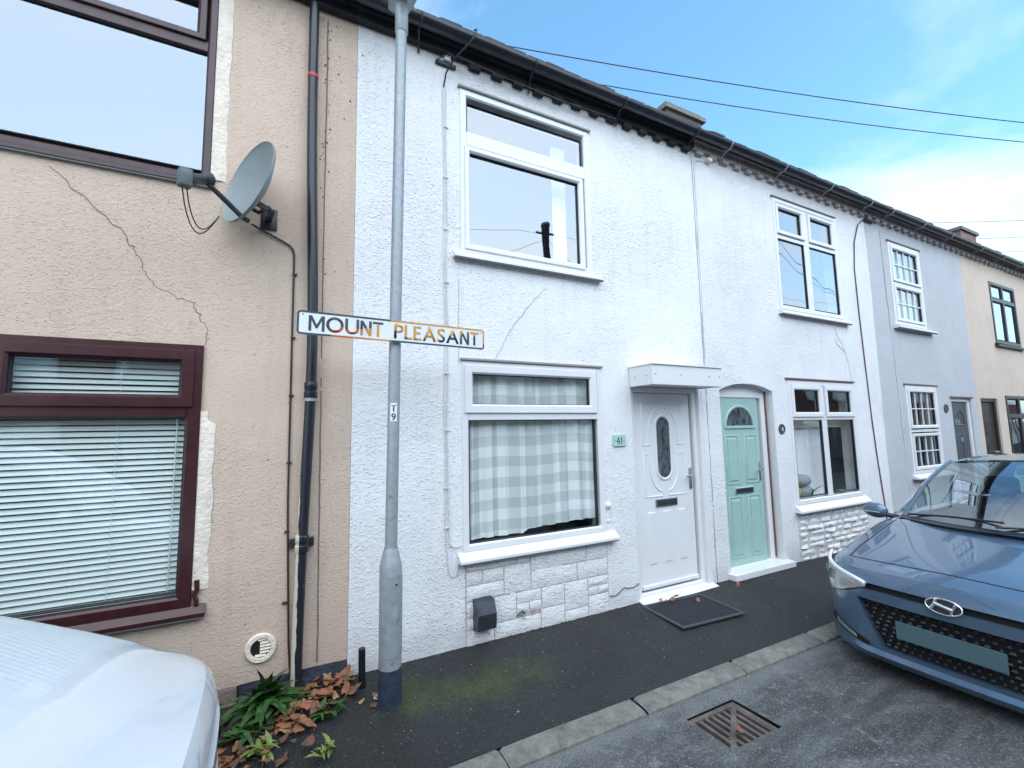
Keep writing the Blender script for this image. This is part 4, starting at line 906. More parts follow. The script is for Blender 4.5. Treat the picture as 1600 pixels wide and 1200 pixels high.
# ------------------------------------------------------------------ door mat
dm = thing('door_mat', 'black rubber door mat with raised rim lying before the white door', 'mat', (3.38,-.355,zpave(-.35)+.003), R(-4)); 
b = B(); b.box(-.345, .345, -.25, .25, 0, .006); b.obj('mat_pad', simple('mat_fibre', (.016, .018, .026), .95, var=.4, vs=60, bmp=.006, bs=220), dm)
b = B()
for a in ((-.36,.36,-.265,-.235), (-.36,.36,.235,.265), (-.36,-.33,-.2355,.2355), (.33,.36,-.2355,.2355)): b.box(*a, 0, .014, .003)
b.obj('mat_rim', simple('mat_rim_rubber', (.05, .052, .055), .7), dm)
# ------------------------------------------------------------------ lamp post
lp = thing('lamp_post', 'grey galvanised lamp post carrying the street name sign', 'lamp post', (.66,-.42,-.03))
lean = lambda z: (.013*z if z > .9 else 0, 0)
B().lathe([(.074,0),(.073,.012),(.0705,.23)], 28).obj('painted_base', 'postblue', lp, 50)
b = B(); b.lathe([(.0695,.2),(.0695,.83),(.066,.845),(.046,.93),(.042,.945)], 28, cap=False)
b.obj('base_column', 'galv', lp, 40)
dr = B(); rows = []
for k in range(13):
    a = R(-152+k*10.4+20); e = .0725
    rows.append([(e*math.cos(a), e*math.sin(a), z) for z in (.30, .32, .55, .76, .78)])
dr.grid(rows); dr.obj('access_door', 'galv', lp, 40)
B().lathe([(.006,0),(.006,-.004)], 10, (.02,-.0715,.735), 'y').obj('door_lock', 'ink', lp)
ps = [(.012*max(0, z-.93), 0, z) for z in (.93, 1.5, 2.2, 3, 3.9, 4.72)]
B().tube(ps, .0385, 24).obj('pole', 'galv', lp, 50)
px, pz = ps[-1][0], 4.72
B().lathe([(.0385,-.18),(.046,-.17),(.046,.02),(.03,.1)], 24, (px,0,pz)).obj('pole_collar', 'galv', lp, 40)
ln = B(); rows = []
for i in range(9):
    t_ = i/8; w_ = .11*math.sin(math.pi*(.16+.7*t_))**.6; yy = .12-.62*t_; hh = .075*math.sin(math.pi*(.12+.8*t_))**.5
    rows.append([(px+w_*math.cos(a), yy, pz+.10+hh*math.sin(a)*(1 if math.sin(a) > 0 else .45)) for a in [2*math.pi*k/16 for k in range(17)]])
ln.grid(rows); ln.add([rows[0][k] for k in range(16)], [tuple(range(16))]); ln.add([rows[-1][k] for k in range(16)], [tuple(range(16))])
lan = ln.obj('lantern', 'galv', lp, 50); B().box(px-.06, px+.06, -.40, -.08, pz+.058, pz+.07, .003).obj('lantern_lens', 'paper', lan)
# T9 sticker wraps the pole, facing the street
stk = B(); sa = R(-104); zt = 1.80; rr = .0402; off = .012*.9
b_ = B(); b_.grid([[(off+rr*math.cos(sa+d), rr*math.sin(sa+d), z) for d in (-.56,-.28,0,.28,.56)] for z in (zt-.055, zt+.065)]); sk = b_.obj('number_sticker', 'paper', lp, 60)
for ch_, z in (('T', zt+.008), ('9', zt-.047)):
    me, w_ = outline_letter(ch_, .045, .0006, 'ink') if ch_ == 'T' else text_mesh(ch_, .045, .0006, .02, 'ink')
    for v in me.vertices:
        d = (v.co.x-w_/2)/rr; r_ = rr+.0006-v.co.y; v.co = (off+r_*math.cos(sa+d), r_*math.sin(sa+d), v.co.z+z)
    link('lettering', me, sk)
# street sign
sg = thing('street_sign', 'white street name plate reading MOUNT PLEASANT with worn orange and black lettering', 'street sign', (.69,-.482,2.305)); sg.rotation_euler = (0, R(.75), R(.6))
x0, x1, z0, z1, rr = -.612, .612, -.073, .073, .022
def rrect(i, n=5):
    o = []
    for cx_, cz_, a0 in ((x1-rr, z1-rr, 0), (x0+rr, z1-rr, 90), (x0+rr, z0+rr, 180), (x1-rr, z0+rr, 270)):
        for k in range(n+1): a = R(a0+90*k/n); o.append((cx_+(rr-i)*math.cos(a), cz_+(rr-i)*math.sin(a)))
    return o
a, c = rrect(0), rrect(.0115); n = len(a)
b = B(); b.add([(x, .0, z) for x, z in a], [tuple(range(n))]); b.grid([[(x, 0, z) for x, z in a+[a[0]]], [(x, .004, z) for x, z in a+[a[0]]]]); b.add([(x, .004, z) for x, z in a], [tuple(range(n))]); b.obj('sign_plate', 'signface', sg)
b = B(); o_ = a+[a[0]]; i_ = c+[c[0]]; b.grid([[(x, -.0012, z) for x, z in o_], [(x, -.0012, z) for x, z in i_]]); b.obj('sign_border', 'signedge', sg)
lets = []
for ch_ in 'MOUNT PLEASANT':
    lets.append((None, .055) if ch_ == ' ' else outline_letter(ch_, .095, .0012, 'letter') if ch_ in 'MTNLE' else text_mesh(ch_, .095 if ch_ not in 'OUS' else .098, .0012, .014, 'letter'))
tot = sum(w_ for _, w_ in lets); gap = (1.115-tot)/(len(lets)-1); xx = -.548
for me, w_ in lets:
    if me: link('letter', me, sg, (xx, -.0002, -.0475))
    xx += w_+gap
for x in (-.02, .2, -.58, -.58+.0, .585): B().lathe([(.004,0),(.003,-.003)], 8, (x,0,.047 if x != -.58 else .05), 'y').obj('bolt', 'ink', sg)
for z in (-.04, .04): B().box(-.05, .045, .005, .022, z-.012, z+.012, .002).obj('sign_clamp', 'galv', sg)
# ------------------------------------------------------------------ satellite dish
sd = thing('satellite_dish', 'grey satellite dish on a wall bracket beside the upper brown window', 'satellite dish', (0,0,0))
nrm = Vector((-.83, -.50, .22)).normalized(); uz = (Vector((0,0,1))-nrm*nrm.z).normalized(); ux = uz.cross(nrm)
ctr = Vector((-.215, -.25, 3.245)); LNB = Vector((-.50, -.50, 3.065))
def dpt(u, v, off=0):
    d2 = u*u+v*v; return ctr + ux*u*.25 + uz*v*.285 + nrm*(.075*(d2-1)+off)
b = B(); rows = []
for r_ in [i/9 for i in range(10)]: rows.append([dpt(r_*math.cos(a), r_*math.sin(a)) for a in [2*math.pi*k/40 for k in range(41)]])
b.grid(rows); rows = []
for r_, of in ((1,0),(1.025,.004),(1.03,-.008),(1.0,-.014),(.6,-.012),(.2,-.012)): rows.append([dpt(r_*math.cos(a), r_*math.sin(a), of) for a in [2*math.pi*k/40 for k in range(41)]])
b.grid(rows); b.obj('reflector', 'dish', sd, 50)
b = B(); a0 = dpt(.1, -.93, -.02); lnbp = LNB
a1 = lnbp+(ctr-lnbp).normalized()*.13-Vector((0,0,.02))
b.tube([a0-nrm*.03, a0+nrm*.01, a0+(a1-a0)*.5, a1, lnbp+Vector((.03,0,-.015))], .016, 6); b.obj('feed_arm', 'dishdark', sd, 40)
back = (ctr-lnbp).normalized()
b = B().tube([lnbp+back*.15, lnbp+back*.12, lnbp+back*.11, lnbp], .03, 12, taper=[.036,.036,.027,.03]); b.obj('feed_horn', 'dishdark', sd, 40)
b = B().tube([lnbp+back*.158, lnbp+back*.148], .037, 12); b.obj('feed_cap', 'lnb', sd, 40)
b = B(); b.box(-.032,.032,-.032,.032,-.055,.05,.012); o = b.obj('lnb_housing', 'lnb', sd, 40); o.location = lnbp; o.rotation_euler = (0, 0, R(25))
b = B(); w0 = dpt(.0, -.35, -.02)
b.tube([w0, w0-nrm*.10, Vector((-.10,-.04,3.12)), Vector((-.10,0,3.12))], .02, 8); b.box(-.15, -.05, -.012, 0, 3.05, 3.2, .004); b.obj('wall_bracket', 'dishdark', sd, 40)
b = B(); c0 = dpt(.05,-.45,-.03)
for s_ in (-.2, .12): pp = dpt(s_, -.45, -.02); b.tube([pp, pp-nrm*.05, pp-nrm*.07+uz*.03], .013, 6)
b.obj('back_bracket', 'dishdark', sd, 40)
for u, v in ((.05, -.25), (.35, -.18), (.1, -.78)):
    p_ = dpt(u, v, .001); B().tube([p_, p_+nrm*.004], .005, 8).obj('bolt', 'ink', sd)
lb = lnbp+Vector((0,0,-.055))
for k, dr_ in enumerate((.0, .02)):
    e = dpt(-.7, -.8, .02)
    b = B(); pts = []
    for i in range(15):
        t_ = i/14; p_ = (lb+Vector((dr_-.01,0,0))).lerp(e, t_); p_.z -= (.20-.03*k)*math.sin(math.pi*min(1, t_**.75)); pts.append(p_)
    b.tube(pts, .0036, 6); b.obj('coax_cable', 'cable', sd, 60)
b = B().tube([(-.17,-.15,3.0),(-.20,-.05,3.05),(-.16,-.012,3.045),(-.09,-.011,3.015),(-.02,-.011,2.985),(.035,-.012,2.955),(.055,-.012,2.93),(.063,-.012,2.89),(.064,-.011,2.4),(.066,-.011,1.9),(.07,-.011,1.2),(.082,-.011,.8),(.10,-.011,.3),(.12,-.012,.02)], .0065, 8); b.obj('coax_cable', 'cable', sd, 60)
for z in (2.75, 2.3, 1.9, 1.45, 1.0, .55): B().box(.055, .085, -.018, 0, z, z+.012, .002).obj('cable_clip', 'cable', sd)
# ------------------------------------------------------------------ drain grates
def grate(x, y, z, label):
    t = thing('drain_grate', label, 'drain grate', (x, y, z)); w_, d_ = .41, .32
    b = B(); b.box(0, w_, -.03, 0, -.06, 0, .003).box(0, w_, -d_, -d_+.03, -.06, 0, .003).box(0, .03, -d_+.0305, -.0305, -.06, 0, .003).box(w_-.03, w_, -d_+.0305, -.0305, -.06, 0, .003); b.obj('grate_frame', 'iron', t)
    n = 7
    for i in range(n):
        xx = .03+(w_-.06)*(i+.75)/n; B().box(xx, xx+.022, -d_+.03, -.03, -.055, -.005, .003).obj('grate_bar', 'iron', t)
    L_ = math.hypot(w_-.06, d_-.06); o = B().box(-.0, L_, -.016, .016, -.05, -.0025, .004).obj('cross_bar', 'iron', t); o.location = (.03, -d_+.03, 0); o.rotation_euler = (0, 0, math.atan2(d_-.06, w_-.06))
    B().add([(0,0,-.3),(w_,0,-.3),(w_,-d_,-.3),(0,-d_,-.3),(0,0,0-.002),(w_,0,-.002),(w_,-d_,-.002),(0,-d_,-.002)], [(0,1,2,3),(0,4,5,1),(1,5,6,2),(2,6,7,3),(3,7,4,0)]).obj('drain_pit', 'dark', t)
grate(2.2, -1.33, RZ-.008, 'rusty square drain grate with a diagonal bar in the open road')
grate(4.02, -1.22, RZ-.003, 'drain grate by the kerb half hidden under the bumper of the blue car')
# ------------------------------------------------------------------ cars
def catmull(cs, n):
    o = []
    for i in range(len(cs)-1):
        p0, p1, p2, p3 = cs[max(0, i-1)], cs[i], cs[i+1], cs[min(len(cs)-1, i+2)]
        for k in range(n):
            t = k/n; o.append(tuple(.5*((2*b_)+(c_-a_)*t+(2*a_-5*b_+4*c_-d_)*t*t+(3*b_-a_-3*c_+d_)*t**3) for a_, b_, c_, d_ in zip(p0, p1, p2, p3)))
    o.append(tuple(cs[-1])); return o
def interp(tab, x):
    if x <= tab[0][0]: return tab[0][1]
    for (a, b_), (c, d) in zip(tab, tab[1:]):
        if x <= c: return b_+(d-b_)*(x-a)/(c-a)
    return tab[-1][1]
def car(label, loc, rz_, pm, hz=0, ck=1.0, badge=True, W0=.865, fold=.42):
    root_ = thing('parked_car', label, 'car', loc, rz_)
    def H(z): return z+hz*min(1, max(0, (z-.3)/.4))+(.78*max(0, min(z, 1.0)-.77) if hz else 0)
    def P(y): a = min(1.02, abs(y)/W0); return .05*a*a+(fold-.05)*a**6.5
    zt_tab = [(0,.735),(.06,.762),(.15,.79),(.3,.825),(.5,.862),(.75,.905),(1.0,.945),(1.2,.965),(3.4,.99),(3.75,.97),(3.95,.90),(4.03,.86)]
    def XK(X): return X*ck if X < 1.25 else X-1.25+1.25*ck
    def sec(X):
        zt = interp(zt_tab, X); w = W0*interp([(0,1),(3.2,1),(3.9,.95),(4.03,.92)], X); zs = min(zt-.05, interp([(0,.655),(.5,.75),(1.2,.84),(3.6,.88)], X))
        return [(0,zt),(.25*w,zt-.004),(.5*w,zt-.012),(.70*w,zt-.022),(.78*w,zt-.030),(.80*w,zt-.036),(.90*w,zt-.058),(.965*w,max(zs, zt-.115)),(.992*w,(zs+.62)/2),(w,.56),(w*.998,.42),(w*.985,.28),(w*.95,.19)]
    def full(X):
        s = catmull(sec(X), 3); return [(-y, z) for y, z in s[::-1]]+s[1:]
    Xs = [0,.03,.07,.12,.2,.3,.4,.5,.6,.7,.8,.9,1.0,1.1,1.2]+[1.2+.06*i for i in range(1, 46)]+[3.95,4.0,4.03]
    Xs = sorted(set(round(x, 3) for x in Xs))
    prof_t = [(.12,.05),(.15,.012),(.185,-.012),(.215,.006),(.25,.0),(.40,-.004),(.535,.0),(.60,.0),(.65,.012),(.70,.028),(.735,.05)]
    def F(y, z): return P(y)*ck**.3+interp(prof_t, z)
    rows = []
    for X in Xs:
        f = max(0, 1-X/1.0)
        rows.append([(XK(X)+.05+P(y)*f, y, H(z)) for y, z in full(X)])
    nc = len(rows[0]); mid = nc//2
    WX = (XK(.70), XK(.70)+2.53); WR = .335
    WX = (.70 if ck == 1 else .62, (.70 if ck == 1 else .62)+2.53-(1-ck)*1.0)
    # snap wheel arch boundaries
    R2 = [[Vector(p) for p in r] for r in rows]; inside = set()
    for i, r in enumerate(R2):
        for j, p in enumerate(r):
            for wx in WX:
                d = math.hypot(p.x-wx, p.z-.30)
                if abs(p.y) > .6*W0 and p.z < .72+hz and d < WR: inside.add((i, j))
    def skip(i, j):
        q4 = [(i,j),(i+1,j),(i+1,j+1),(i,j+1)]
        if all(k in inside for k in q4): return True
        if Xs[i] >= 1.1 and Xs[i+1] <= 3.7 and abs(j+.5-mid) < 13: return True
        return False
    keep = set()
    for i in range(len(R2)-1):
        for j in range(nc-1):
            if not skip(i, j): keep |= {(i,j),(i+1,j),(i+1,j+1),(i,j+1)}
    for (i, j) in inside & keep:
        p = R2[i][j]
        for wx in WX:
            d = math.hypot(p.x-wx, p.z-.30)
            if 1e-4 < d < WR:
                s = WR/d; p.x = wx+(p.x-wx)*s; p.z = .30+(p.z-.30)*s
    b = B(); b.grid(R2, skip); b.add([tuple(p) for p in R2[-1]], [tuple(range(nc))])
    body = b.obj('body', pm, root_, 32)
    # front bumper with openings
    zr = [.135,.150,.185,.215,.24,.32,.40,.47,.535,.60,.645,.69]
    GT, GB = .50, .36
    def yg(z): return GB+(GT-GB)*min(1, max(0, (z-.24)/(.535-.24)))
    cols = [-1-.99*0]
    ss = [-1,-.94,-.88,-.8,-.6,-.4,-.2,0,.2,.4,.6,.8,.88,.94,1]; outer = [.0,.12,.25,.4,.55,.68,.8,.9,.96,1]
    def fy(z, c):
        if c[0] == 'i': return c[1]*yg(z)
        e = yg(z)+(W0*.997-yg(z))*c[1]; return e*c[2]
    cl = [('o', t, -1) for t in outer[:0:-1]]+[('i', s) for s in ss]+[('o', t, 1) for t in outer[1:]]
    rise = lambda y: .13*max(0, (abs(y)/W0-.55)/.45)**1.6
    rows = []
    s0 = full(0)
    def ztop(y): return interp(sorted((yy, zz) for yy, zz in s0 if zz > .60), y)
    for z in zr+['t']:
        r = []
        for c in cl:
            zz = .69 if z == 't' else z
            y = fy(min(zz, .535), c)
            zt_ = ztop(y)
            if z == 't': zq = zt_; xx = P(y)+.05
            else:
                zq = z+rise(y)*(1 if z < .25 else max(0, 1-(z-.25)/.3)); zq = min(zq, zt_-.004*(1+.69-z)); xx = F(y, zq if zq < .69 else .69)
            r.append((xx, y, H(zq)))
        rows.append(r)
    i0 = len(outer)-1; i1 = i0+len(ss)-1
    def bskip(i, j):
        if 4 <= i < 8 and i0 <= j < i1: return True
        if i == 9 and i0+1 <= j < i1-1: return True
        return False
    b = B(); b.grid(rows, bskip)
    def rim(i_a, i_b, j_a, j_b, dp):
        loop = [rows[i_a][j] for j in range(j_a, j_b+1)]+[rows[i][j_b] for i in range(i_a+1, i_b+1)]+[rows[i_b][j] for j in range(j_b-1, j_a-1, -1)]+[rows[i][j_a] for i in range(i_b-1, i_a-1, -1)]
        b.grid([loop, [(x+dp, y, z) for x, y, z in loop]])
    rim(4, 8, i0, i1, .05); rim(9, 10, i0+1, i1-1, .03)
    bp = b.obj('front_bumper', pm, root_, 30)
    g = B(); g.grid([[(x+.048, y, z) for x, y, z in rows[i][i0:i1+1]] for i in range(4, 9)]); g.grid([[(x+.028, y, z) for x, y, z in rows[i][i0+1:i1]] for i in (9, 10)]); g.obj('grille_back', 'dark', bp)
    g = B(); q = random.Random(2)
    for k in range(9):
        z = .262+.031*k; n = 17
        for j in range(n):
            y = -yg(z)+.012+(2*yg(z)-.024)*(j+(.5 if k % 2 else 0))/n; w_ = (2*yg(z))/n*q.uniform(.30, .62)
            if y+w_ > yg(z)-.01: continue
            xx = F(y+w_/2, z)+.016
            g.add([(xx,y,H(z)),(xx,y+w_,H(z)),(xx+.012,y+w_*.8,H(z+.011)),(xx+.012,y+w_*.2,H(z+.011)),(xx+.03,y+w_,H(z-.006)),(xx+.03,y,H(z-.006))], [(0,1,2,3),(0,5,4,1)])
    tag(g.obj('grille', simple('grille_gloss', (.035, .037, .042), .3), bp), kind='stuff')
    # fog lamps and lower corner recess
    for sy_ in (-1, 1):
        def patch(f0, f1, zlo, zhi, off, n=8):
            b = B(); rws = []
            for i in range(n+1):
                y = f0+(f1-f0)*i/n; lo, hi = zlo(i/n), zhi(i/n)
                rws.append([(F(y, lo+(hi-lo)*t)-off, sy_*y, H(lo+(hi-lo)*t)) for t in (0,.25,.5,.75,1)])
            return b.grid(rws)
        fr = patch(.44, .74, lambda t: .222+.075*t**1.5, lambda t: .245+.105*t, .004).obj('fog_recess', 'black', bp, 50)
        patch(.52, .68, lambda t: .245+.045*t, lambda t: .268+.062*t, .009).obj('fog_lamp', 'lampgrey', fr, 50)
        # headlight
        dzl = 0 if badge else -.10; zb = lambda t: dzl+.616-.095*math.sin(math.pi*min(1, t*.72))**1.2; zh = lambda t: dzl+.638+(.075 if badge else .02)*t**.7
        hl = patch(.435, W0*.999, zb, zh, .006, 18).obj('headlight', 'lampgrey', bp, 60)
        patch(.47, .62, lambda t: dzl+.605-.035*t, lambda t: dzl+.628+.0*t, .010, 8).obj('indicator', 'amber', hl, 60)
        for y_, z_, r_ in (((.70, .622, .04), (.79, .628, .036)) if badge else ()):
            bb = B(); cxx = F(y_, z_)+.0; dn = Vector((-1, sy_*min(1.6, 1.2*(y_/W0)**4), .1)).normalized(); c0 = Vector((cxx, sy_*y_, H(z_)))
            bb.tube([c0+dn*.012, c0+dn*.014, c0+dn*.008], r_, 16, taper=[r_, r_*.8, r_*.3]); bb.obj('lamp_bowl', 'lampdark', hl, 50)
        patch(.435, W0*.999, zb, zh, .018, 18).obj('lamp_lens', 'lens', hl, 60)
        tr_ = [(F(.435+(W0*.999-.435)*i/18, zh(i/18))-.008, sy_*(.435+(W0*.999-.435)*i/18), H(zh(i/18))) for i in range(19)]
        if badge: B().tube(tr_, .013, 6).obj('daytime_strip', 'paper', hl, 60)
        tr_ = [(F(.435+(W0*.999-.435)*i/18, zb(i/18))-.008, sy_*(.435+(W0*.999-.435)*i/18), H(zb(i/18))) for i in range(19)]
        B().tube(tr_, .006, 6).obj('lamp_seal', 'black', hl, 60)
    # bonnet shut lines
    def surf(X, y):
        s = sorted(full(X)); zz = interp([(a, c) for a, c in s if c > .5], y); f = max(0, 1-X/1.0); return (XK(X)+.05+P(y)*f, y, H(zz)+.0005)
    b = B(); b.tube([surf(.12, -.62+1.24*i/30) for i in range(31)], .0035, 5)
    for s_ in (-1, 1): b.tube([surf(.12+(1.06-.12)*i/20, s_*(.62+.055*i/20)) for i in range(21)], .0035, 5)
    if badge: b.obj('shut_line', 'dark', body, 60)
    # plate, badge
    if badge:
        b = B().box(-.021, -.013, -.26, .26, .345, .455, .002); b.obj('number_plate', 'plate', bp)
        bd = B(); n = 40
        ring_ = [(0, .088*math.cos(2*math.pi*k/n), .045*math.sin(2*math.pi*k/n)) for k in range(n+1)]
        tilt = Matrix.Rotation(R(12), 3, 'Y'); c0 = Vector((-.014, 0, .625))
        bd.tube([c0+tilt@Vector(v_) for v_ in ring_], .0055, 8)
        def hb(pts, w0, w1):
            bd.tube([c0+tilt@Vector((-.003, y, z)) for y, z in pts], w0, 6, taper=[w0, (w0+w1)/2*.8, w1] if len(pts) == 3 else None)
        hb([(.060,-.024),(.044,.004),(.036,.034)], .011, .009); hb([(-.060,.024),(-.044,-.004),(-.036,-.034)], .011, .009); hb([(.046,.010),(.0,.0),(-.046,-.010)], .013, .013)
        bo = bd.obj('badge', 'chrome', bp, 50)
        B().add([c0+tilt@Vector((.004, y*.97, z*.97)) for _, y, z in ring_[:-1]], [tuple(range(n))]).obj('badge_backing', 'ink', bo)
    # glasshouse
    ox = XK(1.25)-1.25
    def wsb(y): return Vector((.985+ox+.30*(abs(y)/.70)**2.2, y, H(.955)-.02*(abs(y)/.7)**2))
    def wst(y): return Vector((1.80+ox+.09*(abs(y)/.56)**2, y*.80, H(1.425)-.028*(abs(y)/.7)**2))
    def ws(y, t): p = wsb(y).lerp(wst(y), t); p.z += .055*math.sin(math.pi*t); p.x -= .01*math.sin(math.pi*t); return p
    ys_ = [-.70+1.4*i/20 for i in range(21)]; ts = [i/10 for i in range(11)]
    B().grid([[ws(y*.955, .02+t*.97) for y in ys_] for t in ts]).obj('windscreen', 'glassc', root_, 80)
    for s_ in (-1, 1):
        pl = B()
        pl.grid([[ws(s_*.655, t)+Vector((0,0,.002)), ws(s_*.68, t)+Vector((-.008,0,.010)), ws(s_*.715, t)+Vector((.01,0,.004)), ws(s_*.715, t)+Vector((.05,-s_*.01,-.03))] for t in ts])
        pl.obj('windscreen_pillar', pm, root_, 40)
    B().grid([[wsb(y)+Vector((-.06, 0, -.002)), wsb(y)+Vector((.0, 0, .014)), wsb(y)+Vector((.06, 0, .012))] for y in ys_]).obj('scuttle', 'black', root_, 60)
    b = B()
    for y0_, y1_ in ((.62, -.02), (.02, -.60)):
        p0 = ws(y0_, .02)+Vector((-.02,0,.02)); p1 = ws(y1_, .07)+Vector((-.02,0,.022)); b.tube([p0, (p0+p1)/2+Vector((-.015,0,.012)), p1], .008, 6)
    b.obj('wiper', 'black', root_, 50)
    rf = B(); rows = []
    for t in [i/14 for i in range(15)]:
        X = 1.80+ox+1.75*t; zc = H(1.425)+.05*math.sin(math.pi*min(1, t*1.1+.05))-.07*t*t; hw = .575-.03*t; rows.append([(X+(.09*(abs(a))**2 if t < .99 else 0)*(1-t), a*hw, zc-.028*abs(a)**2-.045*abs(a)**8) for a in [-1+2*k/16 for k in range(17)]])
    rf.grid(rows); rf.obj('roof', pm, root_, 50)
    belt = lambda X, s_: (X, s_*.80*W0/.865*.985, H(.93)+.02*(X-1.2)/2.4)
    for s_ in (-1, 1):
        edge = rows
        e = [r[0 if s_ < 0 else -1] for r in rows]
        ex = [Vector(ws(s_*.705, 1))]+[Vector(p) for p in e]
        for a, c, nm in ((1.32, 2.32, 'side_window'), (2.38, 3.25, 'side_window')):
            b = B(); rws = []
            for i in range(9):
                X = a+ox+(c-a)*i/8; lo = Vector(belt(X, s_)); 
                fr_ = (X-(1.30+ox))/(1.85-1.30); top = Vector(ws(s_*.705, max(0, min(1, (X-(1.285+ox))/.61)))) if X < 1.90+ox else Vector((X, s_*(.57), interp([(p[0], p[2]) for p in e], X)-.01))
                rws.append([lo, (lo+top)/2+Vector((0, s_*.018, 0)), top])
            b.grid(rws); b.obj('side_window', 'glassc', root_, 60)
        b = B(); b.grid([[Vector(belt(2.32+ox+dx, s_))+Vector((0,s_*.004,0)), Vector((2.32+ox+dx, s_*.575, interp([(p[0], p[2]) for p in e], 2.32+ox)-.01))] for dx in (0, .06)]); b.grid([[Vector(belt(3.25+ox, s_)), Vector((3.2+ox, s_*.56, interp([(p[0], p[2]) for p in e], 3.2+ox)))], [Vector((3.95+ox, s_*.74, H(.93))), Vector((3.55+ox, s_*.545, e[-1][2]))]]); b.obj('door_pillar', pm, root_)
        # mirror
        b = B(); mc = Vector((1.36+ox, s_*(W0+.075), H(.945)))
        bm = bmesh.new(); bmesh.ops.create_uvsphere(bm, u_segments=18, v_segments=12, radius=1)
        b.add([mc+Vector((v.co.x*.055*(1 if v.co.x < 0 else .5), v.co.y*.105, v.co.z*.068*(1-.15*v.co.y*s_))) for v in bm.verts], [[v.index for v in f.verts] for f in bm.faces]); bm.free()
        mo = b.obj('door_mirror', pm, root_, 60)
        B().tube([mc+Vector((.0, -s_*.09, -.03)), mc+Vector((.03, -s_*.17, -.045))], .022, 8).obj('mirror_arm', 'black', mo, 50)
        B().tube([mc+Vector((-.052,-s_*.06,-.012)), mc+Vector((-.058,s_*.02,-.010)), mc+Vector((-.03,s_*.095,-.006))], .007, 6).obj('mirror_indicator', 'lampgrey', mo, 50)
        B().lathe([(.06,0),(.06,.003)], 16, tuple(mc+Vector((.03,0,0))), 'x').obj('mirror_glass', 'chrome', mo)
        b = B(); b.tube([(2.33+ox, s_*W0*.985, .86+hz), (2.33+ox, s_*W0*1.0, .6), (2.33+ox, s_*W0*.995, .25)], .004, 5); b.tube([(1.33+ox, s_*W0*.985, .84+hz), (1.33+ox, s_*W0*1.0, .6), (1.33+ox, s_*W0*.995, .25)], .004, 5); b.obj('door_gap', 'dark', body)
        B().box(2.08+ox, 2.24+ox, min(s_*W0*.985, s_*(W0+.02)), max(s_*W0*.985, s_*(W0+.02)), .79+hz*.8, .815+hz*.8, .006).obj('door_handle', pm, root_)
    b = B(); b.grid([[Vector((3.55+ox, a*.545, rows[-1][8][2]-.028*abs(a)**2-.045*abs(a)**8)).lerp(Vector((3.95+ox, a*.74, H(.93))), t) for a in [-1+2*k/10 for k in range(11)]] for t in (0,.5,1)]); b.obj('rear_window', 'glassc', root_, 60)
    # interior
    b = B(); b.grid([[wsb(y*.98)+Vector((.03,0,-.02)) for y in ys_], [Vector((1.62+ox, y*.98, H(.955))) for y in ys_], [Vector((1.68+ox, y*.98, H(.60))) for y in ys_]]); dsh = b.obj('dashboard', 'dash', root_, 40)
    B().add([(1.1+ox,-.72,.35),(3.7+ox,-.72,.35),(3.7+ox,.72,.35),(1.1+ox,.72,.35)], [(0,1,2,3)]).obj('cabin_floor', 'dash', root_)
    for s_ in (-.36, .36):
        st = B().box(2.3+ox, 2.42+ox, s_-.24, s_+.24, .4, H(1.02), .05).obj('seat', 'seat', root_, 50)
        B().box(2.36+ox, 2.44+ox, s_-.12, s_+.12, H(1.06), H(1.24), .035).obj('headrest', 'seat', st, 50)
    B().box(3.15+ox, 3.28+ox, -.62, .62, .4, H(1.02), .05).obj('rear_seat', 'seat', root_, 50)
    rh = .36 if True else -.36
    wl = B(); cc = Vector((1.80+ox, rh, H(.93))); tm = Matrix.Rotation(R(-64), 3, 'Y')
    wl.tube([cc+tm@Vector((.185*math.cos(2*math.pi*k/24), .185*math.sin(2*math.pi*k/24), 0)) for k in range(25)], .014, 8); wl.tube([cc+tm@Vector((0,-.17,0)), cc+tm@Vector((0,.17,0))], .018, 6); wl.obj('steering_wheel', 'dash', root_, 50)
    B().box(1.86+ox, 1.88+ox, -.11, .11, H(1.31), H(1.37), .008).obj('rear_view_mirror', 'lampgrey', root_)
    # wheels
    for wx in WX:
        for s_ in (-1, 1):
            yo = s_*(W0-.02); w = B().lathe([(.19,-.10),(.275,-.10),(.298,-.08),(.305,-.04),(.305,.04),(.298,.08),(.275,.10),(.19,.10)], 36, (wx, yo-s_*.10, .305), 'y', False); wo = w.obj('wheel', 'tyre', root_, 40)
            r_ = B()
            r_.lathe([(.20,-.06),(.20,.0),(.185,.004),(.18,-.05)], 32, (wx, yo-s_*.03, .305), 'y', False)
            for k in range(7):
                a = 2*math.pi*k/7; r_.tube([(wx+.03*math.cos(a), yo-s_*.02, .305+.03*math.sin(a)), (wx+.19*math.cos(a+.12), yo-s_*.03, .305+.19*math.sin(a+.12))], .02, 6)
            r_.lathe([(.045,-.02),(.045,.02)], 16, (wx, yo-s_*.03, .305), 'y'); r_.obj('rim', 'alloy', wo, 40)
            B().lathe([(.18,0),(.001,0)], 24, (wx, yo-s_*.09, .305), 'y', False).obj('brake_disc', 'iron', wo)
            a_ = B(); a_.grid([[(wx+WR*math.cos(math.pi*k/18), s_*W0*.99, .30+WR*math.sin(math.pi*k/18)) for k in range(-2, 21)], [(wx+WR*math.cos(math.pi*k/18), s_*W0*.62, .30+WR*math.sin(math.pi*k/18)) for k in range(-2, 21)]]); a_.obj('wheel_arch', 'dark', root_)
    B().add([(.12,-.7,.16),(3.9+ox,-.7,.16),(3.9+ox,.7,.16),(.12,.7,.16)], [(0,1,2,3)]).obj('underbody', 'dark', root_)
    return root_
car('blue hatchback parked facing the viewer with an oval chrome badge', (3.70,-2.04,-.12), 0, 'blue')
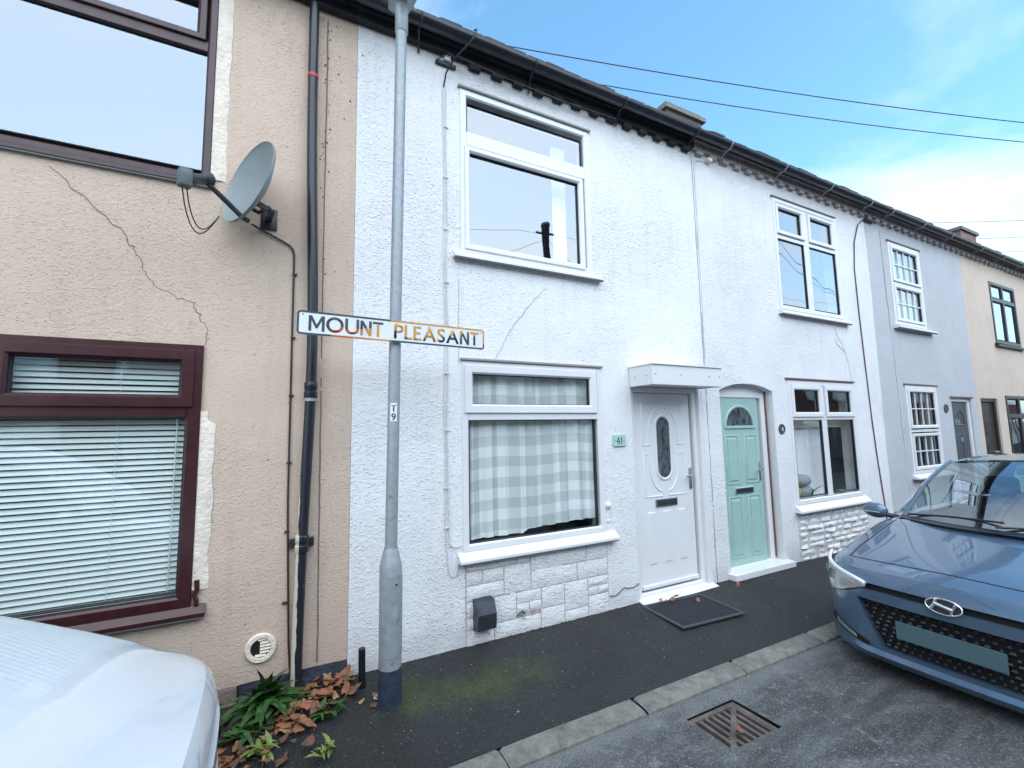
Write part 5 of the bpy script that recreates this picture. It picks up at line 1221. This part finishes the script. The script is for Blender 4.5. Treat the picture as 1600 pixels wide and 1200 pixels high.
car('white car parked with its bonnet close to the tan house', (-.155,-1.64,-.10), math.pi, 'carwhite', hz=.108, ck=.80, badge=False, fold=.46)
# ------------------------------------------------------------------ poles, wires, opposite houses
def pole(x, y, h, label):
    t = thing('telegraph_pole', label, 'telegraph pole', (x, y, -.05))
    B().lathe([(.12,0),(.085,h)], 16).obj('pole', 'wood', t, 40); B().lathe([(.10,0),(.10,.05),(.06,.07)], 16, (0,0,h)).obj('pole_cap', 'galv', t, 40)
    B().tube([(-.25,0,h-.2),(.25,0,h-.2)], .03, 8).obj('cross_arm', 'dishdark', t)
    return t
pole(6.6, -7.0, 7.5, 'dark wooden telegraph pole mirrored in the upper window of house 41')
def wire(a, c, sag, label, r_=.0055):
    a, c = Vector(a), Vector(c); pts = []
    for i in range(41):
        t = i/40; p = a.lerp(c, t); p.z -= 4*sag*t*(1-t); pts.append(p)
    tag(B().tube(pts, r_, 5).obj('overhead_wire', 'wire', None, 60), label, 'wire', 'overhead telephone wires')
PP = (25, -7.3, 7.2)
wire((1.82,.3,5.49), PP, .85, 'overhead wire rising from the eave of house 41, upper of the two long wires')
wire((2.88,.3,5.47), PP, .9, 'overhead wire leaving the roof edge further along, lower of the two long wires')
wire((10.85,.3,5.45), PP, .5, 'short overhead wire above the grey house, highest of the far three')
wire((12.88,.3,5.5), PP, .5, 'short overhead wire leaving the small roof bracket, middle of the far three')
wire((14.6,.3,5.5), PP, .5, 'short overhead wire at the far right edge, lowest of the far three')
wire((6.6,-7.0,7.25), (25,-7.3,7.2), .6, 'overhead wire along the far side of the street mirrored in the windows')
wire((6.6,-7.0,7.25), (-14,-7.0,6.7), .7, 'overhead wire running the other way along the far side, mirrored in the windows')
wire((6.6,-7.0,7.05), (0.5,-9.0,5.0), .15, 'service wire dropping from the mirrored telegraph pole to a house across the street')
wire((6.6,-7.0,7.10), (12.5,-9.0,5.0), .15, 'second service wire dropping from the mirrored telegraph pole, away to the right')
pole(25, -7.3, 7.2, 'distant telegraph pole where the overhead wires meet')
og = 'brick houses across the street'
spots = ['white car', 'house numbered 41', 'green door', 'grey house', 'cream house']
for i in range(12):
    x0 = -6+4.6*i
    lab = 'red brick house across the street opposite the '+spots[i] if i < 5 else 'red brick house far along the other side of the street'
    t = thing('brick_house', lab, 'house', (x0,-9.2,-.25), group=og if i < 5 else 'far brick houses across the street')
    B().box(0, 4.595, -6, 0, 0, 4.9).obj('wall', 'brickred', t)
    rf = B().add([(0,.3,4.8),(4.595,.3,4.8),(4.595,-3,7.0),(0,-3,7.0),(0,-6.3,4.8),(4.595,-6.3,4.8)], [(0,1,2,3),(3,2,5,4),(0,3,4),(1,5,2)]).obj('roof', 'rooftileo', t)
    B().box(.1, .7, -3.3, -2.7, 6.3, 7.9).obj('chimney', 'brickred', rf)
    for xa, za, w_, h_ in ((.6,.9,1.4,1.3),(.6,3.1,1.3,1.2),(2.8,3.1,1.2,1.2)):
        w = B().box(xa, xa+w_, -.02, .03, za, za+h_).obj('window', 'upvc', t); B().box(xa+.08, xa+w_-.08, .031, .036, za+.08, za+h_-.08).obj('pane', 'glassb', w); B().box(xa-.05, xa+w_+.05, 0, .08, za-.1, za-.01).obj('sill', 'kerb', w)
    d = B().box(2.9, 3.8, -.02, .03, 0, 2.05).obj('door', 'upvc' if i % 2 else 'navy', t)
    B().box(3.1, 3.6, .031, .036, 1.2, 1.8).obj('door_glass', 'glassb', d)
